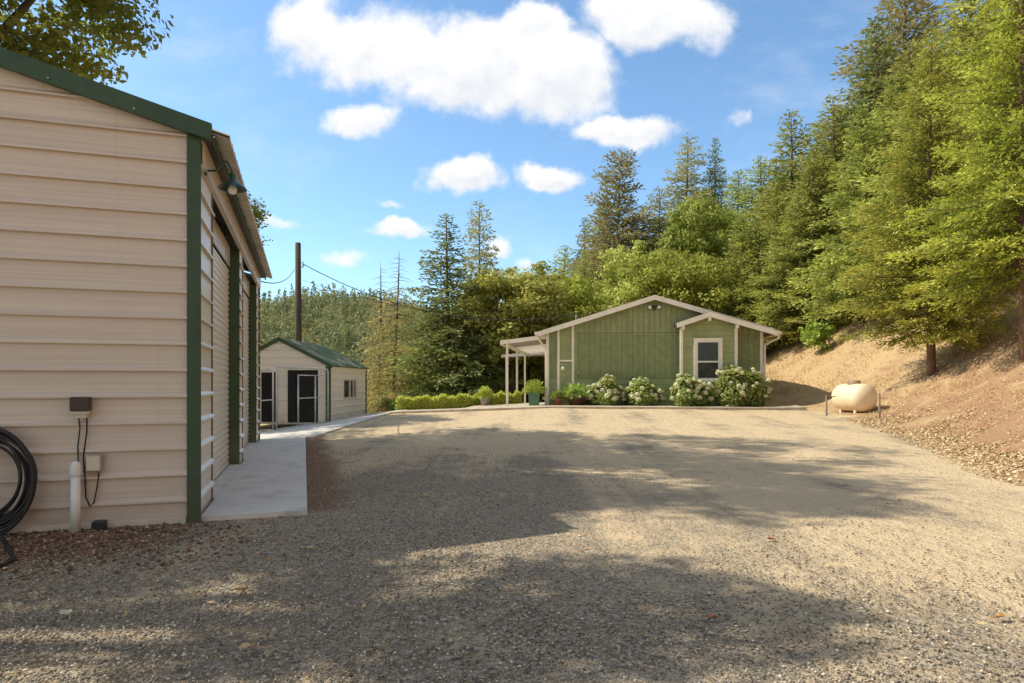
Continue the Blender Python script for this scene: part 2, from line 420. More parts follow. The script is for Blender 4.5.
def groundmat():
    m, t, out = newmat('ground_gravel_and_slope')
    pos = t.n('ShaderNodeNewGeometry').outputs['Position']
    A = lambda n: t.n('ShaderNodeAttribute', attribute_name=n).outputs['Fac']
    vor = t.n('ShaderNodeTexVoronoi', {'Vector': pos, 'Scale': 46.0, 'Randomness': 1.0})
    vor2 = t.n('ShaderNodeTexVoronoi', {'Vector': pos, 'Scale': 95.0})
    cell = t.n('ShaderNodeSeparateColor', {0: vor.outputs['Color']})
    cell2 = t.n('ShaderNodeSeparateColor', {0: vor2.outputs['Color']})
    stone = t.mix(cell.outputs[0], (.145, .125, .095), (.49, .42, .315))
    stone2 = t.mix(cell2.outputs[0], (.20, .15, .093), (.54, .41, .25))
    big = t.noise(pos, .55, 5, .6); mid = t.noise(pos, 2.2, 5, .65); fineN = t.noise(pos, 14, 4, .7)
    stone = t.mix(t.ss(fineN, .42, .6), stone, stone2)
    tan = t.mix(fineN, (.62, .45, .255), (.86, .68, .43))
    cp = t.m('ADD', A('compact'), t.m('MULTIPLY_ADD', big, 2.2, -1.15))
    cp = t.m('ADD', cp, t.m('MULTIPLY_ADD', mid, .7, -.35))
    # wheel tracks running towards the house
    sx = t.n('ShaderNodeSeparateXYZ', {0: pos})
    bend = t.m('ADD', sx.outputs[0], t.m('MULTIPLY', t.m('SINE', t.m('MULTIPLY', sx.outputs[1], .22)), .9))
    tr = t.m('SINE', t.m('MULTIPLY', t.m('ADD', bend, t.m('MULTIPLY', mid, .35)), 3.6))
    cp = t.m('ADD', cp, t.m('MULTIPLY', tr, .22))
    rot = t.nt.nodes.new('ShaderNodeMapping'); t.nt.links.new(pos, rot.inputs[0]); rot.inputs[2].default_value = (0, 0, R(-24)); rot.inputs[3].default_value = (3.4, .16, 1)
    streak = t.noise(rot.outputs[0], 1.0, 4, .6, .4)
    cp = t.m('ADD', cp, t.m('MULTIPLY_ADD', streak, 1.5, -.75))
    cpf = t.m('MULTIPLY', t.ss(cp, .1, 1.0), .88)
    grav = t.mix(cpf, stone, t.mix(.2, tan, stone2))
    dirtc = t.mix(mid, (.15, .078, .042), (.34, .195, .11))
    dirtc = t.mix(t.m('MULTIPLY', cell.outputs[1], .35), dirtc, (.34, .25, .17))
    df = t.ss(t.m('ADD', A('dirt'), t.m('MULTIPLY_ADD', mid, .7, -.35)), .35, .65)
    col = t.mix(df, grav, dirtc)
    # bank: dry straw over red soil
    st = t.noise(t.scale(pos, (1.2, 1.2, 1.2)), 1.0, 6, .7, .6)
    fib = t.noise(t.scale(pos, (14, 9, 30)), 1.0, 4, .7, 1.0)
    straw = t.mix(fib, (.40, .26, .125), (.72, .52, .285))
    soil = t.mix(fineN, (.25, .13, .068), (.53, .33, .185))
    near = t.m('MULTIPLY_ADD', sx.outputs[1], .022, -.42)
    bank = t.mix(t.ss(t.m('ADD', st, near), .34, .62), soil, straw)
    sf = t.ss(t.m('ADD', A('slope'), t.m('MULTIPLY_ADD', mid, .6, -.3)), .2, .6)
    col = t.mix(sf, col, bank)
    wild = t.mix(mid, (.12, .105, .04), (.34, .27, .11))
    col = t.mix(A('wild'), col, wild)
    b = t.n('ShaderNodeBsdfPrincipled', {'Base Color': col, 'Roughness': .95, 'Specular IOR Level': .15})
    h = t.m('SUBTRACT', 1.0, vor.outputs['Distance'])
    h2 = t.m('MULTIPLY', t.m('SUBTRACT', 1.0, vor2.outputs['Distance']), .4)
    hh = t.m('MULTIPLY', t.m('ADD', h, h2), t.m('MULTIPLY_ADD', cpf, -.45, 1.0))
    b1 = t.n('ShaderNodeBump', {'Strength': .7, 'Distance': .010, 'Height': hh})
    b2 = t.n('ShaderNodeBump', {'Strength': .9, 'Distance': .10, 'Height': t.m('ADD', mid, t.m('MULTIPLY', fineN, .5)), 'Normal': b1.outputs[0]})
    t.nt.links.new(b2.outputs[0], b.inputs['Normal'])
    t.nt.links.new(b.outputs[0], out.inputs[0]); return m
me.materials.append(groundmat())
ground = bpy.data.objects.new('ground', me); COL.objects.link(ground); tag(ground, kind='structure')

# ------------------------------------------------------------------ loose gravel stones (nobody could count them)
def in_built(x, y):
    lx = (x - C1[0]) * AX[0] + (y - C1[1]) * AX[1]; ly = (x - C1[0]) * AY[0] + (y - C1[1]) * AY[1]
    return ((lx < .95) & (ly > -.02) & (ly < 8.4))
def stones(name, n, ylo, yhi, rlo, rhi, ramp, region=None):
    y = ylo * (yhi / ylo) ** rng.random(n)
    x = (rng.random(n) * 2 - 1) * (y * .88 + .8)
    ok = ~in_built(x, y)
    if region is not None: ok &= region(x, y)
    x = x[ok]; y = y[ok]; n = len(x)
    z = base_h(x, y)
    r = rlo + (rhi - rlo) * rng.random(n) ** 2.6
    o = np.array([(1, 0, 0), (0, 1, 0), (-1, 0, 0), (0, -1, 0), (0, 0, 1), (0, 0, -1.0)])
    S = np.stack([r * rng.uniform(.7, 1.3, n), r * rng.uniform(.6, 1.1, n), r * rng.uniform(.45, .8, n)], -1)
    V = o[None] * S[:, None, :] * rng.uniform(.75, 1.2, (n, 6, 1)) + rng.uniform(-.25, .25, (n, 6, 3)) * r[:, None, None]
    a = rng.random(n) * 2 * PI; ca, sa = np.cos(a), np.sin(a)
    X = V[..., 0] * ca[:, None] - V[..., 1] * sa[:, None]; Y = V[..., 0] * sa[:, None] + V[..., 1] * ca[:, None]
    W = np.stack([X + x[:, None], Y + y[:, None], V[..., 2] + z[:, None] + r[:, None] * .12 + .004], -1)
    tri = np.array([(0, 1, 4), (1, 2, 4), (2, 3, 4), (3, 0, 4), (1, 0, 5), (2, 1, 5), (3, 2, 5), (0, 3, 5)])
    Fc = (np.arange(n)[:, None, None] * 6 + tri[None]).reshape(-1, 3)
    me = bpy.data.meshes.new(name)
    me.vertices.add(n * 6); me.vertices.foreach_set('co', W.astype(np.float32).ravel())
    me.loops.add(len(Fc) * 3); me.loops.foreach_set('vertex_index', Fc.astype(np.int32).ravel())
    me.polygons.add(len(Fc)); me.polygons.foreach_set('loop_start', np.arange(0, len(Fc) * 3, 3, dtype=np.int32)); me.polygons.foreach_set('loop_total', np.full(len(Fc), 3, dtype=np.int32))
    me.update(calc_edges=True)
    at = me.attributes.new('tint', 'FLOAT', 'FACE'); at.data.foreach_set('value', np.repeat(rng.random(n), 8).astype(np.float32))
    me.materials.append(tintmat(name + '_stone', ramp))
    ob = bpy.data.objects.new(name, me); COL.objects.link(ob); return ob
def greg(x, y):
    keep = np.clip(1.0 - (x + (y - 4) * .25) * .22, .05, 1)
    dens = np.array([.5 + .5 * mnoise.noise((a * .9, b * .9, 2)) for a, b in zip(x, y)])
    return (rng.random(len(x)) < keep * (.45 + .75 * dens)) & (x < toe(y) + .3)
g = stones('gravel', 210000, 1.75, 12, .0030, .0115, [(0, (.135, .115, .09)), (.5, (.30, .25, .185)), (.85, (.50, .43, .32)), (1, (.76, .68, .54))], greg)
tag(g, 'loose grey and tan gravel covering the driveway', 'gravel', kind='stuff')
def dregion(x, y):
    lx = (x - C1[0]) * AX[0] + (y - C1[1]) * AX[1]; ly = (x - C1[0]) * AY[0] + (y - C1[1]) * AY[1]
    return (lx < .9) & (ly < -.02) & (rng.random(len(x)) < np.clip(1.25 + ly * .75, 0, .9)) & (rng.random(len(x)) < np.clip(.7 - lx, .0, 1))
g = stones('soil_clods', 60000, 2.8, 6, .004, .024, [(0, (.09, .05, .03)), (.6, (.24, .135, .08)), (.92, (.38, .25, .15)), (1, (.54, .43, .30))], dregion)
tag(g, 'crumbly red soil and small stones along the garage wall', 'soil', kind='stuff')

# ------------------------------------------------------------------ sheet-metal walls
RIB0 = .218; RIBS = .2286
def rib_profile(z0, z1, first=RIB0, step=RIBS, h=.032):
    pts = [(z0, 0)]
    n = int((z1 - first) / step) + 3
    for i in range(-2, n):
        zr = first + i * step
        for dz, o in ((-.012, .0), (-.026, h), (-.008, h), (.020, 0)):
            z = zr + dz
            if z0 < z < z1: pts.append((z, o))
    pts.append((z1, 0)); return pts
def rib_wall(mb, a, b, z0, z1, face, plane, cuts=None, first=RIB0, step=RIBS, h=.032):
    """face 'front': wall along x at y=plane, outwards -y; 'side': along y at x=plane, outwards +x; 'left': -x; 'back': +y"""
    pts = rib_profile(z0, z1, first, step, h)
    bm = bmesh.new(); rows = []
    for z, o in pts:
        if face == 'front': q = ((a, plane - o, z), (b, plane - o, z))
        elif face == 'side': q = ((plane + o, a, z), (plane + o, b, z))
        elif face == 'left': q = ((plane - o, a, z), (plane - o, b, z))
        else: q = ((a, plane + o, z), (b, plane + o, z))
        rows.append([bm.verts.new(c) for c in q])
    for i in range(len(rows) - 1): bm.faces.new((rows[i][0], rows[i][1], rows[i + 1][1], rows[i + 1][0]))
    for co, no in (cuts or []):
        geom = bm.verts[:] + bm.edges[:] + bm.faces[:]
        bmesh.ops.bisect_plane(bm, geom=geom, plane_co=co, plane_no=no, clear_outer=True)
    mb.bm(bm)

# ================================================================== garage on the left
G = thing('metal_garage', 'tan ribbed metal garage with green trim, large at left edge', 'garage', (C1[0], C1[1], 0), math.atan2(.309, .951))
GW, GL, GE, GSL = 6.6, 8.1, 3.47, .272
cut = [((0, 0, GE - .02), (GSL, 0, 1)), ((-GW, 0, GE - .02), (-GSL, 0, 1))]
def norm2(c): return [(a, Vector(n).normalized()) for a, n in c]
w = MB(); rib_wall(w, -GW, -.05, .02, GE + GW / 2 * GSL, 'front', 0, norm2(cut)); w.obj('front_wall', M['tan'], G)
w = MB()
D1, D2, DH = (.94, 3.79), (4.37, 7.27), 2.88
for a, b in ((.0, D1[0]), (D1[1], D2[0]), (D2[1], GL)): rib_wall(w, a, b, .02, GE - .02, 'side', 0)
for a, b in (D1, D2):
    rib_wall(w, a, b, GE - .30, GE - .02, 'side', 0)
w.obj('side_wall', M['pale'], G)  # same metal as the front, sky reflection put into a paler colour
w = MB(); rib_wall(w, 0, GL, .02, GE - .02, 'left', -GW); rib_wall(w, -GW, 0, .02, GE + GW / 2 * GSL, 'back', GL, norm2(cut)); w.obj('back_wall', M['tan'], G)
w = MB(); w.box(-GW, .0, .03, GL - .03, .0, .018); w.obj('floor_slab', M['concrete'], G)
# corner posts (angle trim)
def corner(x0, x1, y0, y1, z1, nm='corner_trim'):
    MB().box(x0, x1, y0, y1, .0, z1, .006).obj(nm, M['green'], G)
corner(-.078, .034, -.034, -.004, GE - .03); corner(-.03, .028, GL - .10, GL + .026, GE - .03)
corner(-GW - .028, -GW + .12, -.028, .07, GE - .03)
# bottom rail
MB().box(-GW, -.085, -.024, -.001, 0.0, .05, .004).obj('base_rail', M['cream'], G)
# roll-up doors in recessed openings
for (a, b) in (D1, D2):
    mb = MB(); pts = []; z = .03; nsl = 36; st = (DH - .03) / nsl
    vs = []; fs = []
    for i in range(nsl * 4 + 1):
        zz = .03 + i * st / 4; o = (.0, .012, .017, .012)[i % 4]
        vs += [(-.145 + o, a, zz), (-.145 + o, b, zz)]
    for i in range(nsl * 4): fs.append((2 * i, 2 * i + 1, 2 * i + 3, 2 * i + 2))
    mb.add(vs, fs, True)
    d = mb.obj('roll_up_door', M['door'], G)
    MB().box(-.165, -.115, a, b, .004, .034).obj('bottom_bar', M['galvtube'], d)
    MB().box(-.16, .008, b - .002, b + .07, .0, GE - .31, .004).obj('door_jamb', M['green'], G)
    MB().box(-.16, .012, a - .03, a + .004, .0, GE - .31, .004).obj('door_jamb', M['soffit'], G)
    MB().box(-.135, -.115, a + .006, b - .004, DH + .02, GE - .28, .004).obj('door_header', M['tan'], G)
    MB().box(-.24, -.165, a, b, DH - .3, DH + .1).obj('door_hood', M['dark'], G)
# light header board under the eave
MB().box(.024, .05, .10, GL - .14, GE - .30, GE - .05, .006).obj('header_board', M['tan'], G)
# roof sheets
def roof_sheet(parent, W, L, E, S, oh, ohf, mat, th=.035, ribstep=.2286, name='roof'):
    for sgn in (1, -1):
        mb = MB(); xr = -W / 2; zr = E + W / 2 * S
        def pt(d, y, o):   # d = distance from ridge horizontally
            return (xr + sgn * d, y, zr - d * S + o)
        D = W / 2 + oh; vs = []; fs = []; k = 0; y = -ohf
        ys = []
        while y < L + ohf:
            for dy, o in ((0, 0), (.03, .022), (.055, .022), (.085, 0)): ys.append((min(y + dy, L + ohf), o))
            y += ribstep
        for yy, o in ys: vs += [pt(0, yy, th + o), pt(D, yy, th + o), pt(D, yy, o), pt(0, yy, o)]
        for i in range(len(ys) - 1):
            q = 4 * i; r = q + 4
            fs += [(q, q + 1, r + 1, r), (q + 1, q + 2, r + 2, r + 1), (q + 2, q + 3, r + 3, r + 2)]
        mb.add(vs, fs); mb.obj(name, mat, parent)
roof_sheet(G, GW, GL, GE, GSL, .27, .05, M['galv'])
MB().prism([(.12, GE - .085), (.145, GE - .085), (.145, GE - .042), (.12, GE - .035)], 'y', -.05, GL + .05).obj('eave_trim', M['green'], G)
MB().prism([(.03, GE - .05), (.118, GE - .05), (.118, GE - .035), (.03, GE - .012)], 'y', -.04, GL + .04).obj('soffit', M['soffit'], G)
for sgn in (1, -1):
    xr = -GW / 2; zr = GE + GW / 2 * GSL; xe = xr + sgn * (GW / 2 + .13); ze = zr - (GW / 2 + .13) * GSL
    mb = MB(); mb.prism([(xr, zr - .075), (xe, ze - .075), (xe, ze + .075), (xr, zr + .075)], 'y', -.10, -.052); mb.obj('rake_trim', M['green'], G)
    for k in range(6):
        d = .35 + k * .62; MB().tube([(xr + sgn * d, -.100, zr - d * GSL - .04), (xr + sgn * d, -.108, zr - d * GSL - .04)], .009, 6).obj('screw', M['brass'], G)

def to_world(root_xy, ax, ay, x, y, z): return Vector((root_xy[0] + ax[0] * x + ay[0] * y, root_xy[1] + ax[1] * x + ay[1] * y, z))
def GWd(x, y, z): return to_world(C1, AX, AY, x, y, z)
GRZ = math.atan2(.309, .951)
# barn lamp
t = thing('wall_lamp', 'dark green gooseneck barn lamp with white bulb on garage side wall', 'lamp', GWd(.030, .24, 3.19), GRZ)
MB().tube([(0, 0, 0), (.018, 0, 0)], .045, 14).obj('mounting_plate', M['lampgreen'], t)
pts = []
for i in range(15):
    a = i / 14
    pts.append(((.01 + .225 * a) + .02 * math.sin(PI * a), 0, .02 * math.sin(a * PI * .6) + .085 * math.sin(PI * min(1, max(0, (a - .35) / .65)) ) * 1.0 - (0 if a < .9 else (a - .9) * .3)))
MB().tube(pts, .010, 8).obj('arm', M['lampgreen'], t)
mb = MB(); mb.lathe([(.0, .0), (.03, .0), (.034, -.05), (.04, -.065), (.075, -.085), (.125, -.13), (.128, -.136), (.120, -.132), (.07, -.092), (.03, -.07), (0, -.07)], (.235, 0, -.01), 28); mb.obj('shade', M['lampgreen'], t)
mb = MB(); mb.lathe([(.0, -.07), (.02, -.075), (.028, -.105), (.042, -.14), (.036, -.17), (.018, -.186), (0, -.19)], (.235, 0, -.01), 18); mb.obj('bulb', M['bulb'], t)
# brown sensor box
t = thing('sensor_box', 'brown weatherproof box with cream underside on garage front wall', 'box', GWd(-.868, -.024, 1.03), GRZ)
mb = MB(); mb.box(-.068, .068, -.10, 0, -.03, .085, .008); mb.obj('cover', M['brownbox'], t)
mb = MB(); mb.box(-.058, .058, -.08, 0, -.062, -.031, .006); mb.box(-.03, .045, -.07, -.01, -.09, -.063, .004); mb.obj('base', M['cream'], t)
t = thing('junction_box', 'small grey outlet box beside the white pipe on garage wall', 'box', GWd(-.775, -.024, .56), GRZ)
MB().box(-.06, .06, -.055, 0, -.075, .075, .012).obj('body', M['greybox'], t)
MB().box(-.048, .048, -.066, -.056, -.06, .06, .006).obj('lid', M['cream'], t)
o = MB().tube([GWd(-.89, -.05, .95), GWd(-.885, -.035, .85), GWd(-.90, -.035, .7), GWd(-.895, -.035, .5), GWd(-.90, -.04, .30)], .006, 6).obj('power_cable', M['wire']); tag(o, 'thin straight black cable dropping from brown box behind the pipe', 'cable')
o = MB().tube([GWd(-.83, -.05, .95), GWd(-.835, -.035, .82), GWd(-.86, -.035, .62), GWd(-.85, -.03, .45), GWd(-.84, -.04, .27), GWd(-.81, -.035, .19), GWd(-.785, -.035, .22), GWd(-.76, -.035, .35), GWd(-.745, -.035, .49)], .006, 6).obj('power_cable', M['wire']); tag(o, 'black cable looping from brown box up to grey outlet box', 'cable')
t = thing('vent_pipe', 'white PVC pipe with round cap rising from soil at garage wall', 'pipe', GWd(-.895, -.11, 0), GRZ)
MB().tube([(0, 0, -.1), (0, 0, .50)], .036, 18).obj('pipe', M['pvc'], t)
mb = MB(); mb.lathe([(.043, .47), (.043, .53), (.036, .565), (.018, .583), (0, .587)], (0, 0, 0), 18); mb.lathe([(.043, .47), (.036, .468)], (0, 0, 0), 18); mb.obj('cap', M['pvc'], t)
o = MB().box(-.05, .05, -.05, .04, -.02, .075, .012).obj('cable_stub', M['black']); o.location = GWd(-.735, -.06, 0); o.rotation_euler = (0, 0, GRZ); tag(o, 'small black block at the foot of the garage wall', 'block')
# hose coil on a hook
t = thing('garden_hose', 'black garden hose hung in thick coils on garage wall', 'hose', GWd(-1.51, -.03, .47), GRZ)
mb = MB(); pts = []
NT_ = 11
for i in range(NT_ * 40 + 1):
    a = 2 * PI * i / 40 + PI / 2; turn = i / 40
    rr = .30 + .10 * (0.5 + .5 * math.sin(turn * 2.4)) + .012 * math.sin(turn * 5)
    squash = 1.03 + .1 * math.sin(turn * 1.7)
    pts.append((rr * .86 * math.cos(a), -.035 - .10 * (0.5 + .5 * math.sin(turn * 1.31 + 1)), rr * squash * math.sin(a) - (rr - .33) * .3))
mb.tube(pts, .0115, 7); mb.obj('coil', M['black'], t)
mb = MB(); mb.tube([(-.12, -.12, .38), (.06, -.16, .30), (.11, -.17, .12), (.09, -.17, -.05), (-.02, -.16, -.12), (-.1, -.16, -.16), (-.02, -.2, -.21), (.08, -.22, -.30), (.16, -.28, -.41), (.24, -.38, -.45), (.30, -.52, -.452), (.42, -.76, -.452), (.50, -.96, -.452), (.50, -1.10, -.452), (.40, -1.22, -.452), (.1, -1.32, -.452)], .0145, 8); mb.obj('loose_end', M['black'], t)
MB().box(-.04, .04, -.13, .028, .30, .34, .006).obj('hook', M['rust'], t)

# ================================================================== walkway of concrete slabs
def slab(name, poly, top, thick=.09, sub=None):
    mb = MB(); n = len(poly)
    vs = [(x, y, top(x, y)) for x, y in poly] + [(x, y, top(x, y) - thick) for x, y in poly]
    mb.add(vs, [tuple(range(n))] + [(i, (i + 1) % n, (i + 1) % n + n, i + n) for i in range(n)])
    return mb
def wtop(x, y): return hgt(x, y) + .045
wk = MB()
def addslab(poly):
    s = slab('', poly, wtop); o = len(wk.v); wk.v += s.v; wk.f += [tuple(i + o for i in f) for f in s.f]; wk.sm += s.sm
ys = [-.0, 2.0, 4.05, 6.1, 8.15]
for i in range(4):
    q = [GWd(.03, ys[i] + .006, 0), GWd(.93, ys[i] + .006, 0), GWd(.93, ys[i + 1] - .006, 0), GWd(.03, ys[i + 1] - .006, 0)]
    addslab([(p.x, p.y) for p in q])
a = GWd(.03, 8.16, 0); b = GWd(.93, 8.16, 0)
ysec = [13.6, 15.4, 17.3, 19.2, 21.1, 23.0]
addslab([(a.x, a.y), (b.x, b.y), (-4.25, ysec[0]), (-7.4, ysec[0])])
addslab([(a.x - 2, a.y + .25), (a.x - .01, a.y + .01), (-7.41, ysec[0]), (-7.6, ysec[0])])
for i in range(5):
    addslab([(-7.6, ysec[i] + .012), (-4.25, ysec[i] + .012), (-4.25, ysec[i + 1]), (-7.6, ysec[i + 1])])
addslab([(-6.6, 23.012), (-4.25, 23.012), (-4.0, 24.6), (-4.5, 26.2), (-6.6, 27.3)])
tag(wk.obj('walkway', M['concrete']), kind='structure')
# threshold strips at doors: part of garage
for (a_, b_) in (D1, D2): MB().box(-.12, .028, a_ + .01, b_ - .01, .0, .05).obj('threshold', M['concrete'], G)

# ================================================================== green house
HBZ = .38; HRZ = math.atan2(-.121, .9927)
H = thing('green_house', 'sage green gabled house with cream trim at end of drive', 'house', (HC[0], HC[1], HBZ), HRZ)
HW, HL, RU, RZ_, HS = 7.72, 16.0, 3.92, 4.02, .305
def roofz(u): return RZ_ - HS * abs(u - RU)
TH = .12
wall = MB()
wall.prism([(0, -.5), (HW, -.5), (HW, roofz(HW) - TH), (RU, roofz(RU) - TH), (0, roofz(0) - TH)], 'y', .0, HL)
wall.obj('wall', M['greenwall'], H)
# lap boards low on the front
mb = MB()
for k in range(6):
    z0 = -.25 + k * .205
    mb.prism([(-.004, z0), (-.030, z0), (-.012, z0 + .20), (-.004, z0 + .20)], 'x', 0.02, 4.82)
mb.obj('lap_siding', M['greenwall'], H)
MB().box(.02, 4.82, -.035, -.003, .985, 1.03, .004).obj('belt_board', M['batten'], H)
# battens above
bt = MB(); gv = MB(); bt.box(1.1, 4.7, -.0035, -.0015, 1.032, 2.6)
bx = [1.38 + .395 * i for i in range(9)]
for u in bx:
    zt = min(roofz(u) - TH - .05, 5)
    if u < 4.75 or True:
        bt.box(u - .022, u + .022, -.022, -.002, 1.032, zt)
for u in np.arange(1.18, 4.8, .395): gv.box(u - .006, u + .006, -.004, -.001, 1.032, roofz(u) - TH - .1)
bt.obj('vertical_siding', M['batten'], H); bt = MB(); bt.box(.09, .38, -.0035, -.0015, 1.032, 2.5)
for u in (.16, .29): bt.box(u - .02, u + .02, -.022, -.002, 1.032, roofz(u) - TH)
bt.obj('vertical_siding', M['batten'], H); bt = MB(); bt.box(6.78, 7.64, -.0035, -.0015, -.2, 2.6)
for u in (7.05, 7.27, 7.49): bt.box(u - .02, u + .02, -.022, -.002, -.2, roofz(u) - TH)
bt.obj('vertical_siding', M['batten'], H)
gv.obj('siding_joint', M['groove'], H)
MB().box(1.06, 4.82, -.006, -.001, 2.655, 2.672).obj('siding_joint', M['groove'], H)
# service panel strip with cream trim
for u in (.43, .965): MB().box(u - .045, u + .045, -.045, -.001, .36, roofz(u) - TH - .02, .005).obj('trim_board', M['trim'], H)
MB().box(.476, .919, -.043, -.001, 1.615, 1.685, .004).obj('trim_board', M['trim'], H)
MB().box(.476, .919, -.043, -.001, .36, .42, .004).obj('trim_board', M['trim'], H)
ep = MB(); ep.box(.50, .90, -.05, -.002, .46, 1.58, .01); e = ep.obj('meter_panel', M['greenwall'], H)
mb = MB(); mb.lathe([(.085, 0), (.085, .05), (.07, .09), (.0, .10)], (0, 0, 0), 20); mo = mb.obj('meter', M['cream'], e); mo.location = (.62, -.05, 1.35); mo.rotation_euler = (R(90), 0, 0)
MB().box(.74, .80, -.062, -.051, .78, .81).obj('latch', M['cream'], e)
MB().box(1.06, 1.22, -.06, -.003, 1.14, 1.30, .01).obj('outlet_cover', M['batten'], H)
MB().box(1.12, 1.20, -.07, -.031, .68, .84, .01).obj('outlet_cover', M['white'], H, 'small white outlet cover low on the wall')
# corner boards
MB().box(-.03, .075, -.04, .06, -.35, roofz(0) - TH - .02, .006).obj('corner_board', M['trim'], H)
MB().box(HW - .075, HW + .03, -.04, .06, -.35, roofz(HW) - TH - .02, .006).obj('corner_board', M['trim'], H)
# bump-out
B0, B1, BP = 4.80, 6.74, .50
BR = 5.77; BZ = 3.33; BS = .33; BS2 = .30
def bz(u): return BZ - (BS * (BR - u) if u < BR else BS2 * (u - BR))
bo = MB(); bo.prism([(B0, -.4), (B1, -.4), (B1, bz(B1) - TH), (BR, BZ - TH), (B0, bz(B0) - TH)], 'y', -BP, -.001); bo.obj('bay_wall', M['greenbump'], H)
mb = MB()
for k in range(17):
    z0 = -.3 + k * .20
    for (ua, ub) in ((B0 + .09, B1 - .09),):
        za = z0 + .195
        if za > bz(B0) - TH: 
            span = (BZ - TH - za) / BS
            ua, ub = max(ua, BR - span), min(ub, BR + span)
        if ub - ua < .1: continue
        mb.prism([(-BP - .002, z0), (-BP - .026, z0), (-BP - .010, za), (-BP - .002, za)], 'x', ua, ub)
mb.obj('bay_siding', M['greenbump'], H)
for ua, ub in ((B0 - .02, B0 + .085), (B1 - .085, B1 + .02)):
    MB().box(ua, ub, -BP - .042, -BP + .06, -.35, bz(ua) - TH - .03, .006).obj('corner_board', M['trim'], H)
# window
wn = MB()
wx0, wx1, wz0, wz1 = 5.25, 6.24, .86, 2.42
for q in ((wx0, wx0 + .10, wz0, wz1), (wx1 - .10, wx1, wz0, wz1), (wx0 + .101, wx1 - .101, wz1 - .11, wz1), (wx0 + .101, wx1 - .101, wz0, wz0 + .09)):
    wn.box(q[0], q[1], -BP - .065, -BP - .001, q[2], q[3], .006)
wn = wn.obj('window', M['trim'], H)
mb = MB(); a0, a1, c0, c1 = wx0 + .102, wx1 - .102, wz0 + .092, wz1 - .112
mb.box(a0, a0 + .045, -BP - .045, -BP - .003, c0, c1); mb.box(a1 - .045, a1, -BP - .045, -BP - .003, c0, c1)
mb.box(a0 + .046, a1 - .046, -BP - .045, -BP - .003, c1 - .045, c1); mb.box(a0 + .046, a1 - .046, -BP - .045, -BP - .003, c0, c0 + .05)
mb.box(a0 + .046, a1 - .046, -BP - .05, -BP - .003, 1.55, 1.61); mb.obj('sash', M['white'], wn)
MB().box(a0 + .046, a1 - .046, -BP - .032, -BP - .028, 1.612, c1 - .046).obj('pane', M['glass'], wn)
MB().box(a0 + .046, a1 - .046, -BP - .040, -BP - .036, c0 + .051, 1.549).obj('pane', M['screen'], wn)
# roofs
def roof_slab(name, pts, y0, y1, th, mat):
    MB().prism(pts + [(x, z - th) for x, z in reversed(pts)], 'y', y0, y1).obj(name, mat, H)
OH = .31; OF = .30
roof_slab('roof', [(-OH, roofz(-OH)), (RU, RZ_), (HW + OH, roofz(HW + OH))], -OF, HL + OF, .10, M['shingle'])
roof_slab('bay_roof', [(B0 - .16, bz(B0 - .16)), (BR, BZ), (HW + OH + .03, bz(HW + OH + .03))], -BP - .28, .9, .10, M['shingle'])
def fascia(p, q, y, th=.19, d=.035, drop=.012):
    MB().prism([(p[0], p[1] - drop), (q[0], q[1] - drop), (q[0], q[1] - th), (p[0], p[1] - th)], 'y', y - d, y - .001).obj('bargeboard', M['trim'], H)
fascia((-OH, roofz(-OH)), (RU - .001, RZ_), -OF); fascia((RU + .001, RZ_), (HW + OH, roofz(HW + OH)), -OF)
fascia((B0 - .16, bz(B0 - .16)), (BR - .001, BZ), -BP - .28); fascia((BR + .001, BZ), (HW + OH + .03, bz(HW + OH + .03)), -BP - .28)
for u in (B0 + .06, BR, B1 - .04): MB().box(u - .05, u + .05, -BP - .275, -BP - .02, bz(u) - TH - .20, bz(u) - TH - .07, .008).obj('lookout', M['trim'], H)
# eave gutters and downspouts
def gutter(x, z, y0, y1):
    MB().prism([(x - .055, z - .05), (x + .055, z - .05), (x + .065, z + .06), (x - .065, z + .06)], 'y', y0, y1).obj('gutter', M['trim'], H)
gutter(-OH - .075, roofz(-OH) - .075, -OF + .02, HL); gutter(HW + OH + .095, bz(HW + OH) - .09, -BP - .25, HL)
xg = HW + OH + .09; zg = bz(HW + OH) - .15
MB().tube([(xg, -BP - .15, zg), (xg, -BP - .13, zg - .10), (HW + .20, -.12, zg - .24), (HW + .075, -.07, zg - .32), (HW + .07, -.07, .9), (HW + .07, -.07, -.12)], .04, 8).obj('downspout', M['white'], H)
xg = -OH - .07; zg = roofz(-OH) - .12
MB().tube([(xg, -.1, zg), (xg + .05, -.08, zg - .1), (-.12, -.03, zg - .42), (-.05, .02, zg - .5), (-.05, .02, -.1)], .038, 8).obj('downspout', M['trim'], H)
# floodlight under the ridge
f = MB(); f.tube([(RU, -.005, 3.60), (RU, -.04, 3.60)], .06, 12)
for s_ in (-1, 1): f.tube([(RU, -.03, 3.60), (RU + s_ * .10, -.10, 3.62)], .018, 6)
f.box(RU - .05, RU + .05, -.10, -.035, 3.47, 3.56, .012)
f = f.obj('floodlight', M['brownbox'], H)
for s_ in (-1, 1):
    mb = MB(); mb.lathe([(.0, .07), (.035, .06), (.06, .0), (.075, -.06), (.07, -.065)], (0, 0, 0), 16); l = mb.obj('lamp_head', M['brownbox'], f); l.location = (RU + s_ * .15, -.13, 3.60); l.rotation_euler = (R(-60), R(-s_ * 35), 0)
    mb = MB(); mb.lathe([(.0, -.10), (.04, -.09), (.068, -.06)], (0, 0, 0), 16); bb = mb.obj('bulb', M['bulb'], l)
# service mast
MB().tube([(-.25 + 1.2, 6.0, roofz(.95) - .1), (.95, 6.0, roofz(.95) + .85), (.95, 5.95, roofz(.95) + .92), (.95, 5.85, roofz(.95) + .90)], .03, 8).obj('service_mast', M['galvtube'], H)

